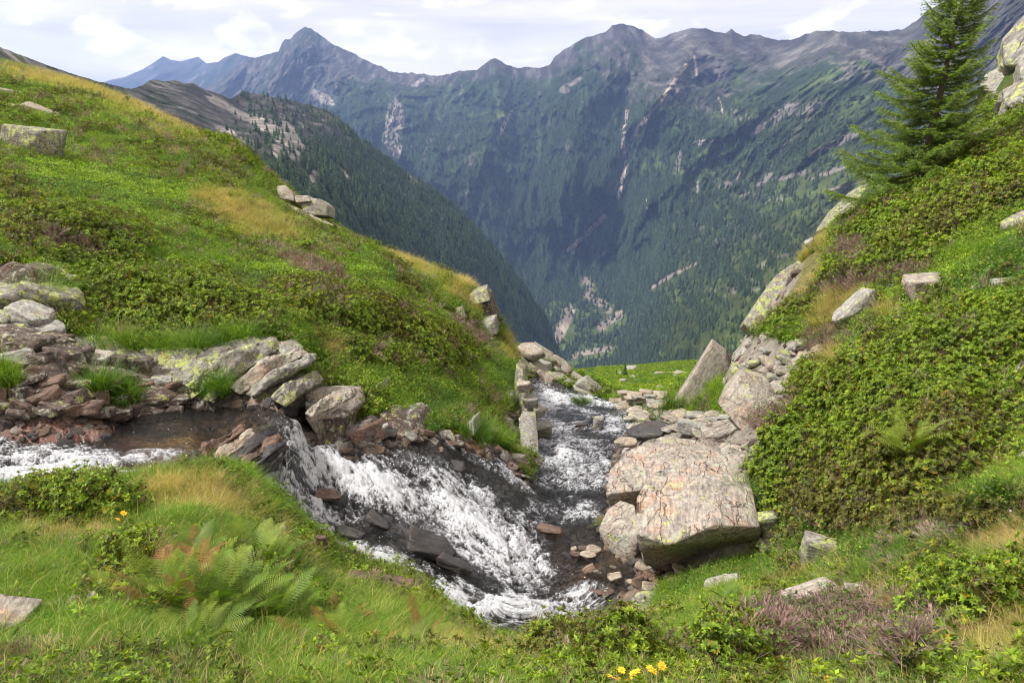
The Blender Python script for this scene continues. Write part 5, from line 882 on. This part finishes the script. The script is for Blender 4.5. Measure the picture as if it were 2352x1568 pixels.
rubble('rubble', 'stony rubble on bare rock', 60000, 6.2, 26, 62, lambda sd, px, py, P: bare_mask(px, py, P[:, 1]) & (sd > .2) & (fbm(P*1.1+4, 3) > -.05), (.03, .22), DRYC+[(.10, .075, .065)]*3)
rubble('pool_gravel', 'stones under the shallow water', 60000, 6.2, 11, 63, lambda sd, px, py, P: (sd < -.1) & ((ell(px, py, 1360, 1310, 110, 100, 0) > .35) | (ell(px, py, 120, 990, 170, 40, 0) > .4)), (.03, .16), WET+[(.2, .15, .1)])
# bits of grass growing on the ledges of the rock wall
g = np.random.default_rng(5); Q = []
for cx, cy_, Y, rx, ry, n_ in [(250, 900, 9.6, 50, 12, 60), (500, 900, 9.3, 34, 10, 40), (300, 925, 9.3, 20, 14, 26), (10, 875, 9.6, 36, 18, 60), (120, 690, 10.3, 60, 14, 50), (280, 800, 10.3, 60, 12, 70), (420, 802, 10.2, 90, 10, 110), (560, 782, 10.4, 50, 8, 40), (90, 655, 10.6, 30, 16, 40), (690, 885, 9.7, 30, 10, 50),
                               (1480, 960, 15.8, 60, 12, 40), (1100, 1000, 11.6, 40, 10, 60), (1150, 1018, 12.4, 40, 10, 50), (1340, 925, 20, 30, 8, 20), (1600, 935, 14.2, 70, 14, 120), (1645, 905, 14.4, 22, 26, 60), (1706, 1133, 8.8, 12, 6, 8), (1170, 920, 15.2, 24, 50, 60)]:
    for _ in range(n_):
        x, y = cx+g.normal(0, rx*.5), cy_+g.normal(0, ry*.5); f = settle(x, y, Y); Q.append(unY(x, y, Y*f-.12 if f != 1 else Y))
Q = np.array(Q); N_ = np.repeat(np.array([[0, -.5, .85]]), len(Q), 0)
instancer('ledge_grass', Q, euler_from_normal(N_, g, .6), g.uniform(.8, 1.5, len(Q)), g.integers(0, 5, len(Q)).astype(np.int32), tints('G', len(Q), g, Q), COLG, 'grass tufts rooted in cracks of the rocks')

# ================================================================ FERNS
def frond_mesh(L, npair, wmax, droop):
    T = TB(); pr = None
    for i in range(npair+1):
        f = i/npair; x = L*f*(1-.12*f*f); z = L*(.42*f - droop*f*f)
        p = (x, 0, z)
        if pr: T.strip([pr, p], [.0022*(1.2-f), .0022*(1.1-f)], (0, 1, 0), (.8, .75, .5), (.9, 1, .6))
        pr = p
        if i > 1 and i < npair:
            w_ = wmax*math.sin(math.pi*min(1, (f*.92+.10)))**.7*(1-f**3*.6)
            for sgn in (-1, 1):
                d = Vector((.42, sgn, -.12+.1*f)).normalized(); m_ = 7; g_ = U(.8, 1.2); c = (g_, g_, g_)
                T.strip([p, tuple(Vector(p)+d*w_*.6), tuple(Vector(p)+d*w_)], [w_*.045, w_*.04, 0], (1, 0, 0), c, c)
                for q_ in range(m_):
                    h = (q_+.6)/m_; b = Vector(p)+d*w_*h; ln = L/npair*.62*(1-h*.75)
                    for s2 in (-1, 1):
                        e = Vector((s2*.9, sgn*.42, -.05)).normalized()*ln; T.tri(b-d*w_*.06, b+d*w_*.08, b+e, (g_*U(.8, 1.15),)*3)
    return T.mesh('frond')
FM = [frond_mesh(.55, 20, .11, .34), frond_mesh(.45, 17, .10, .22), frond_mesh(.62, 22, .12, .5)]
MF = {'g': mat_leaf('fern_green', .35, .5, False, (.12, .21, .02), .3), 'y': mat_leaf('fern_yellow', .35, .5, False, (.20, .27, .03), .3), 'b': mat_leaf('fern_rusty', .2, .7, False, (.26, .15, .045), .4)}
FMM = {(i, k): FM[i].copy() for i in range(3) for k in 'gyb'}
for (i, k), m_ in FMM.items(): m_.materials.clear(); m_.materials.append(MF[k])
def fern(cx, cy_, Y, n, size, label, mats='ggggy', sd=1, spread=.16, up=.07):
    r_ = random.Random(sd); Y = Y*settle(cx, cy_, Y, .7, 1.4); p = unY(cx, cy_, Y); e = empty('fern', tuple(p), label, 'fern', None)
    for i in range(n):
        a = r_.uniform(0, 6.283); rr_ = r_.uniform(0, spread)
        o = link('frond', FMM[(r_.randrange(3), r_.choice(mats))], None, e); x, y = rr_*math.cos(a), rr_*math.sin(a)*.8
        o.location = (x, y, float(gsample(p[0]+x, p[1]+y))-p[2]+up); o.rotation_euler = (r_.uniform(-.35, .35), -r_.uniform(.15, 1.0), a+r_.uniform(-.6, .6)); s_ = size*r_.uniform(.7, 1.2); o.scale = (s_, s_, s_)
fern(500, 1400, 4.0, 69, 0.71, 'large bushy green fern on the near bank left of the stream', 'gggygygb', 1, .30)
fern(380, 1400, 4.0, 39, 0.65, 'yellowish fern adjoining the large one on its left', 'gyyb', 2, .24); fern(590, 1310, 4.6, 39, 0.65, 'upright fern at the upper right of the large fern', 'gggy', 3, .24); fern(610, 1430, 3.9, 39, 0.65, 'dark green fern at the lower right of the large fern', 'ggy', 12, .22); fern(430, 1320, 4.5, 30, 0.61, 'fern behind the large one beside dry grass', 'ggyb', 13, .22)
fern(430, 1490, 3.5, 24, 0.51, 'browning fern at the foot of the large fern', 'byg', 4, .25); fern(820, 1530, 3.3, 36, 0.54, 'low yellow green fern at the bottom edge', 'ygyb', 5, .4); fern(970, 1510, 3.5, 33, 0.51, 'rusty tinged fern patch right along the bottom edge', 'ybyb', 6, .4); fern(1090, 1545, 3.3, 21, 0.44, 'small fern at the bottom edge beside the rusty fern patch', 'gyb', 10, .3)
fern(2075, 1075, 6.9, 21, 0.78, 'bright yellow green fern in the dark rhododendrons', 'y', 7, .14, .16); fern(1668, 1412, 6.2, 18, 0.54, 'light green fern under the rounded grey stone', 'ggy', 8, .12); fern(740, 1475, 3.8, 24, 0.54, 'fern in the long grass left of the cascade', 'gyb', 9, .2); fern(880, 1440, 4.4, 12, 0.41, 'small fern near the tip of the near bank', 'yg', 11, .15)

# ================================================================ FLOWERS
def mat_plain(name, col_, rough=.6):
    m, t, b = new_mat(name); co = t.node('ShaderNodeTexCoord').outputs['Object']; t.put(b.inputs['Base Color'], t.mix(1., col_, t.range(t.noise(co, 60, 3), .3, .7, .75, 1.2), 'MULTIPLY')); b.inputs['Roughness'].default_value = rough; return m
MY = mat_plain('petal_yellow', (.85, .50, .02)); MYC = mat_plain('petal_orange', (.75, .28, .01)); MWH = mat_plain('petal_white', (.75, .75, .70)); MST = mat_plain('stem_green', (.10, .16, .03))
def petals_mesh(r, n):
    T = TB()
    for k in range(n): a = k*6.283/n; leafdir(T, (0, 0, 0), (math.cos(a), math.sin(a), U(-.1, .35)), (0, 0, 1), r, r*.18, (1, 1, 1), (1, 1, 1), .1)
    return T.mesh('petals')
def disc_mesh(r):
    bm = bmesh.new(); bmesh.ops.create_uvsphere(bm, u_segments=8, v_segments=5, radius=r); me_ = bpy.data.meshes.new('centre')
    for v in bm.verts: v.co.z *= .5
    bm.to_mesh(me_); bm.free(); return me_
def stem_mesh(h):
    T = TB(); T.strip([(0, 0, -.03), (.01, 0, h*.5), (0, 0, h)], [.0018]*3, (1, 0, 0), (1, 1, 1), (1, 1, 1)); T.strip([(0, 0, -.03), (.01, 0, h*.5), (0, 0, h)], [.0018]*3, (0, 1, 0), (1, 1, 1), (1, 1, 1)); return T.mesh('stem')
PM, DM, SM = petals_mesh(.03, 13), disc_mesh(.009), stem_mesh(.22); PM.materials.append(MY); DM.materials.append(MYC); SM.materials.append(MST)
def arnica(cx, cy_, Y, label, group=None, s_=1.):
    Y = Y*settle(cx, cy_+20, Y, .7, 1.4)*.955 if Y > 4.2 else 2.8; p = unY(cx, cy_, Y); gz_ = float(gsample(p[0], p[1])); h = max(.12, p[2]-gz_) if p[2] > gz_ else .18
    e = empty('arnica_flower', (p[0], p[1], gz_), label, 'flower', group); o = link('stem', SM, None, e); o.scale = (1, 1, h/.22)
    rx, ry = rr.uniform(.1, .7), rr.uniform(-.4, .4)
    for nm, m_ in (('petals', PM), ('centre', DM)): q_ = link(nm, m_, None, e); q_.location = (0, 0, h); q_.rotation_euler = (rx, ry, rr.uniform(0, 6)); q_.scale = (s_,)*3
for x, y, lb in [(284, 1178, 'yellow flower left of the fern, upper one of the close pair'), (270, 1192, 'yellow flower left of the fern, lower one of the close pair'), (148, 1118, 'single yellow flower against the foam at the edge of the near bank')]: arnica(x, y, 5.6, lb)
for i, (x, y) in enumerate([(1405, 1553), (1418, 1560), (1428, 1538), (1455, 1548), (1462, 1541), (1470, 1556), (1452, 1562), (1493, 1534), (1500, 1540), (1520, 1528), (1441, 1566)]): arnica(x, y, 4.1, 'orange yellow flower in the clump at the bottom edge', 'yellow flowers in the clump at the bottom edge', rr.uniform(.6, .95))
TF = TB()
for k in range(14): c = (U(-.02, .02), U(-.02, .02), U(.02, .16)); whorl(TF, c, (U(-.3, .3), U(-.3, .3), 1), 5, .012, .005, [GRN])
YS = TF.mesh('flower_spike'); YS.materials.append(MY)
g = random.Random(31)
def specks(name, mesh, lst, label, group, cat='flower', s=(.5, 1.)):
    for x, y, Y in lst:
        h = hitY(x, y)
        if not h: continue
        p = unY(x, y, h-.02); o = link(name, mesh); o.location = (p[0], p[1], p[2]+.06); o.rotation_euler = (g.uniform(.2, .9), 0, g.uniform(0, 6)); k = g.uniform(*s)*max(1, h/10)**.5; o.scale = (k, k, k); tag(o, label, cat, group)
specks('yellow_flower', YS, [(705, 1358, 0), (728, 1350, 0), (700, 1366, 0)], 'tall yellow flower spike in long grass by the fern', 'yellow spikes by the fern', s=(.6, .9))
specks('yellow_flower', YS, [(g.gauss(x, sx), g.gauss(y, sy), 0) for x, y, sx, sy, n_ in [(560, 515, 25, 8, 9), (598, 535, 12, 5, 5), (790, 545, 45, 14, 24), (870, 590, 25, 8, 8), (310, 470, 120, 60, 16), (220, 420, 120, 40, 10), (660, 820, 240, 80, 9), (900, 850, 20, 10, 4)] for _ in range(n_)], 'tiny yellow flower in the grass of the left hillside', 'tiny yellow flowers on the left hillside', s=(.42, .8))
PWM = petals_mesh(.012, 8); PWM.materials.append(MWH)
specks('white_flower', PWM, [(g.gauss(x, sx), g.gauss(y, sy), 0) for x, y, sx, sy, n_ in [(780, 1270, 40, 22, 26), (400, 1240, 60, 25, 10), (2230, 1190, 70, 14, 26), (1490, 1180, 20, 6, 0), (1660, 1320, 40, 30, 8)] for _ in range(n_)], 'tiny white flower in the bank grass', 'tiny white flowers in the grass', s=(.7, 1.))

# ================================================================ CONIFERS
def mat_bark():
    m, t, b = new_mat('bark'); co = t.node('ShaderNodeTexCoord').outputs['Object']; n = t.noise(t.mapping(co, (9, 9, 2.5)), 3, 6, .7)
    t.put(b.inputs['Base Color'], t.ramp(n, [(.3, (.05, .035, .028)), (.6, (.16, .125, .10)), (.8, (.24, .22, .18))])); b.inputs['Roughness'].default_value = .95; bump(t, b, n, .9, .02); return m
MBK = mat_bark()
def tube(T, pts, rads, ns=6, col_=(1, 1, 1)):
    k = len(T.v)
    for i, (p, r) in enumerate(zip(pts, rads)):
        d = (Vector(pts[min(i+1, len(pts)-1)])-Vector(pts[max(i-1, 0)])).normalized(); a = d.orthogonal().normalized(); b = d.cross(a)
        for j in range(ns): t_ = 6.283*j/ns; T.v.append(tuple(Vector(p)+(a*math.cos(t_)+b*math.sin(t_))*r)); T.c.append(col_)
    for i in range(len(pts)-1):
        for j in range(ns): q = k+i*ns+j; q2 = k+i*ns+(j+1) % ns; T.f += [(q, q2, q2+ns), (q, q2+ns, q+ns)]
def larch(base, H, label):
    r_ = random.Random(77); e = empty('larch_tree', tuple(base), label, 'tree')
    lean = Vector((.10, .0, 1.)); pts = [lean*(H*f) + Vector((.06*math.sin(f*7), .05*math.cos(f*5), 0))*f for f in np.linspace(-.03, 1, 12)]
    T = TB(); tube(T, [tuple(p) for p in pts], [.085*(1-f)**.8*H/5+.006 for f in np.linspace(0, 1, 12)], 9); link('trunk', T.mesh('trunk'), MBK, e)
    nb = 215
    for i in range(nb):
        f = .03+.955*(i/nb)**.92; j = f*11.35; p0 = pts[min(10, int(j))+0].lerp(pts[min(11, int(j)+1)], j-int(j)); a = i*2.39996+r_.uniform(-.5, .5)
        env = (1.22*(1-f)**.72+.13)*H/5; env *= 1.0+.22*math.cos(a-2.9)*(1-f); L = env*r_.uniform(.55, 1.25)
        if f > .2 and r_.random() < .12: L *= .55
        d = Vector((math.cos(a), math.sin(a), 0)); bp = []
        sag = r_.uniform(.02, .16) + .10*(1-f); rise = r_.uniform(.10, .30)+.5*f*f
        for t_ in np.linspace(0, 1, 6): bp.append(p0 + d*L*t_ + Vector((0, 0, L*(-sag*math.sin(t_*2.2)+rise*t_*t_))))
        TBk = TB(); tube(TBk, [tuple(q) for q in bp], [.016*(1-t_*.85)*(L/1.4)+.003 for t_ in np.linspace(0, 1, 6)], 5)
        TN = TB(); nt = int(30*L)+9; side = Vector((-d.y, d.x, 0))
        for k in range(nt):
            t_ = .14+.86*(k+r_.random())/nt; jj = t_*5; q0 = bp[min(4, int(jj))].lerp(bp[min(5, int(jj)+1)], jj-int(jj))
            for sgn in (-1, 1):
                tl = L*r_.uniform(.16, .36)*(1.1-t_*.75)+.05; td = (d*r_.uniform(.45, 1.1)+side*sgn*r_.uniform(.5, 1)+Vector((0, 0, r_.uniform(-.45, .22)))).normalized()
                m_ = max(2, int(tl/.045)); TBk.strip([tuple(q0), tuple(q0+td*tl)], [.0028, .001], (0, 0, 1), (1, 1, 1), (1, 1, 1))
                for s_ in range(m_+1):
                    q = q0+td*tl*(s_/m_)+Vector((r_.uniform(-.01, .01),)*3); g_ = r_.uniform(.6, 1.35)*(.8+.4*t_); yl = r_.random() < .2+.3*f; c = (g_*(1.5 if yl else 1), g_*(1.22 if yl else 1), g_*.9)
                    for _ in range(5):
                        v = Vector((r_.gauss(0, 1), r_.gauss(0, 1), r_.gauss(.25, .8)))+td*.9; v = v.normalized()*r_.uniform(.03, .055); u_ = v.orthogonal().normalized()*.0062; TN.tri(q-u_, q+u_, q+v, c)
        b_ = link('branch', TBk.mesh('branch'), MBK, e); link('needles', TN.mesh('needles'), MLAR, b_)
    return e
MLAR = mat_leaf('larch_needles', .3, .6, False, (.13, .22, .028), .35)
Yl = 17.; bl = unY(2095, 492, Yl); bl[2] = float(gsample(bl[0], bl[1]))
larch(bl, 5.25, 'tall green larch rising from the shrubs on the right slope, top out of frame')

def spruce_mesh(layers, nseg, seed, soft=.25):
    r_ = random.Random(seed); T = TB()
    for i in range(layers):
        f = i/layers; z0 = .08+.9*f; rad = (.21*(1-f)**.85+.012); n = nseg
        for j in range(n):
            a = 6.283*(j+r_.random()*.8)/n; rj = rad*r_.uniform(.65, 1.2); da = 6.283/n*.62; zt = z0+.16*(1-f*.5); zb = z0-.035*r_.uniform(.2, 1.6)
            g_ = r_.uniform(.7, 1.3); T.tri((rj*math.cos(a-da), rj*math.sin(a-da), zb+.03), (rj*1.12*math.cos(a), rj*1.12*math.sin(a), zb), (0, 0, zt), (g_,)*3); T.tri((rj*1.12*math.cos(a), rj*1.12*math.sin(a), zb), (rj*math.cos(a+da), rj*math.sin(a+da), zb+.03), (0, 0, zt), (g_*.85,)*3)
    return T.mesh('crown')
MFT = mat_leaf('forest_needles', .08, .8, True)
COLF = proto_collection('conifer_kinds', [(spruce_mesh(6, 5, k), MFT) for k in range(4)])
def forest(name, label, P, PX, PY, wfun, n, hgt, seed, tint):
    g = np.random.default_rng(seed); ny, nx = P.shape[:2]
    i = g.integers(0, ny-1, n*6); j = g.integers(0, nx-1, n*6); A = np.linalg.norm(np.cross(P[i, j+1]-P[i, j], P[i+1, j]-P[i, j]), axis=1); px, py = PX[i, j], PY[i, j]
    wt = wfun(P[i, j], px, py, i)*np.minimum(A/np.median(A), 2.5)**.5; sel = g.random(len(wt)) < np.clip(wt*n/wt.sum()*1., 0, 1)
    i, j = i[sel], j[sel]; u, v = g.random(len(i))[:, None], g.random(len(i))[:, None]
    Q = P[i, j]*(1-u)*(1-v)+P[i, j+1]*u*(1-v)+P[i+1, j]*(1-u)*v+P[i+1, j+1]*u*v; Q[:, 2] -= .6
    h = g.uniform(.45, 1.25, len(Q))*hgt*np.clip(Q[:, 1]/(2400 if hgt > 20 else 900), .5, 1); sc = np.stack([h*g.uniform(.85, 1.5, len(Q)), h*g.uniform(.85, 1.5, len(Q)), h], -1); rot = np.c_[g.normal(0, .04, len(Q)), g.normal(0, .04, len(Q)), g.uniform(0, 6, len(Q))]
    tn = np.array(tint)*g.uniform(.6, 1.4, (len(Q), 1))*(1+.35*fbm(Q/120., 3))[:, None]
    return instancer(name, Q, rot, sc, g.integers(0, 4, len(Q)).astype(np.int32), tn, COLF, label), Q
def w2(P, px, py, i):
    n = fbm(P/170., 4, .6); nf = fbm(P/60.+5, 3)
    lim = np.interp(px, [700, 1000, 1200, 1300, 1450, 1600, 1800, 2000, 2200], [700, 520, 430, 400, 380, 440, 470, 500, 520]); w_ = sstep(-50, 90, py-lim)*sstep(-.28, .12, n+.35*nf+sstep(0, 260, py-lim)*.22)
    for e in ((1690, 237, 20, 10, -20), (1735, 690, 120, 26, -24), (1560, 800, 70, 22, -12), (1430, 735, 34, 26, -30), (1272, 705, 24, 44, 15), (1650, 770, 70, 20, -30), (1420, 795, 60, 10, -20)): w_ = w_*(1-.93*ell(px, py, *e))
    w_ = w_*(1-.97*ell(px, py, 1350, 740, 130, 110, -20)*sstep(-.15, .05, fbm(P/60.+70, 4)))
    w_ = w_*(1-.6*in_poly(px, py, [(1335, 628), (1372, 640), (1440, 700), (1452, 745), (1420, 805), (1335, 845), (1240, 845), (1245, 780), (1252, 690), (1285, 690), (1325, 680)]))
    for pts, wd in GULLY2: w_ = w_*(polyline_dist(px, py, pts) > wd*1.1+2)*((polyline_dist(px, py-11, pts) > wd*1.1+6) | (pts[0][1] < 600))
    for e in SCREES2: w_ = w_*(1-ell(px, py, *e)*.95)
    fl = sstep(1380, 1560, px)*sstep(860, 780, py); sx = px*.75+py*.66; w_ = w_*(1-.93*fl*sstep(-.12, .10, fbm(np.stack([(px*.66-py*.75)/34, sx/130, px*0], -1), 4)+.06)); w_ = w_*(1-.8*sstep(.05, .2, fbm(P/110.+50, 4, .6)))
    return (w_+.02*sstep(200, 300, py))*np.clip(P[:, 1]/2600, .12, 1)**1.6
def w1(P, px, py, i):
    n = fbm(P/60., 4, .6); nf = fbm(P/25.+5, 3); dd = px+(py-np.interp(px, *np.array(SKY1).T[:2]))*1.1; w_ = sstep(760, 960, dd)*sstep(-.22, .22, n*.9+nf*.45+.02)*sstep(330, 600, px+py*.2)
    for e in SCREES1: w_ = w_*(1-ell(px, py, *e)*.97)
    w_ = w_*(1-.92*sstep(-.02, .14, fbm(P/45.+50, 4, .6)))
    return w_*sstep(2, 10, i)+.03*sstep(600, 700, px+.3*py)
forest('valley_forest', 'distant conifer forest filling the valley', P2, PX2, PY2, w2, 90000, 24, 3, (.036, .064, .028))
forest('spur_forest', 'conifer forest on the left spur', P1, PX1, PY1, w1, 26000, 13, 4, (.040, .072, .026))
# conifers that can be told apart: on the near flank and on the terrace
SPM = [spruce_mesh(11, 8, 50+k) for k in range(4)]; MSP = mat_leaf('spruce_needles', .1, .8, False, (.042, .085, .022), .3); MSQ = mat_leaf('spruce_light_needles', .1, .8, False, (.085, .15, .03), .3)
TRK = TB(); tube(TRK, [(0, 0, -.03), (0, 0, .2), (0, 0, .96)], [.022, .016, .002], 6); TRK = TRK.mesh('trunk'); TRK.materials.append(MBK)
SPL = {}
for k in range(4):
    for nm, m_ in (('d', MSP), ('l', MSQ)): c = SPM[k].copy(); c.materials.append(m_); SPL[(k, nm)] = c
def spruce(p, H, label, group=None, kind='d', k=0):
    e = empty('spruce_tree', tuple(p), label, 'tree', group); e.rotation_euler[2] = k*1.3; e.scale = (H*1.15, H*1.15, H); link('crown', SPL[(k % 4, kind)], None, e); link('trunk', TRK, None, e)
for i, (x, y, h_px, kd, lb) in enumerate([(1435, 866, 34, 'd', 'dark little spruce standing alone in the middle of the meadow terrace'), (1416, 862, 14, 'd', 'tiny spruce left of the dark one on the terrace'), (1558, 884, 22, 'd', 'small spruce at the right of the terrace near the slabs'), (1503, 907, 20, 'l', 'light green sapling on the lower terrace'), (1600, 800, 26, 'l', 'yellow green larch sapling at the right rim of the terrace'), (1395, 842, 10, 'l', 'tiny light sapling on the skyline of the terrace')]):
    h = hitY(x, y)
    if h is None or h > 118: h = 118.
    p = unY(x, y, h); p[2] = float(gsample(p[0], p[1])); spruce(p, h_px*h/FPX, lb, None, kd, i)
g = np.random.default_rng(8)
def sheet_at(x, y, P, PX, PY):
    j = int(np.clip(np.searchsorted(PX[0], x), 0, PX.shape[1]-1)); i = int(np.argmin(np.abs(PY[:, j]-y))); return P[i, j]
nn = 0
for _ in range(900):
    if nn >= 150: break
    x, y = g.uniform(1480, 1900), g.uniform(560, 826)
    if y < 640+(1700-x)*.25 or y < 560: continue
    if g.random() < .55*float(ell(np.array(x), np.array(y), 1735, 690, 110, 24, -24)): continue
    q = sheet_at(x, y, P2, PX2, PY2); spruce(q-np.array((0, 0, .5)), g.uniform(6, 13), 'conifer standing apart on the green flank behind the slabs', 'conifers on the green flank behind the slabs', 'd' if g.random() < .7 else 'l', nn); nn += 1

# ================================================================ AIR
def haze():
    x0, x1, y0, y1, z0, z1 = -7500, 7500, -60, 12500, -2600, 1500
    V = [(x, y, z) for x in (x0, x1) for y in (y0, y1) for z in (z0, z1)]; Fh = [(0, 1, 3, 2), (4, 6, 7, 5), (0, 4, 5, 1), (2, 3, 7, 6), (0, 2, 6, 4), (1, 5, 7, 3)]
    me_ = bpy.data.meshes.new('haze'); me_.from_pydata(V, [], Fh); o = link('haze', me_); m = bpy.data.materials.new('haze'); m.use_nodes = True; t = NT(m.node_tree); t.n.clear()
    pv = t.node('ShaderNodeVolumePrincipled'); pv.inputs['Color'].default_value = (.36, .53, 1, 1); pv.inputs['Density'].default_value = 6.0e-5; pv.inputs['Anisotropy'].default_value = .2
    t.l.new(pv.outputs[0], t.node('ShaderNodeOutputMaterial').inputs['Volume']); me_.materials.append(m); tag(o, kind='stuff')
haze()
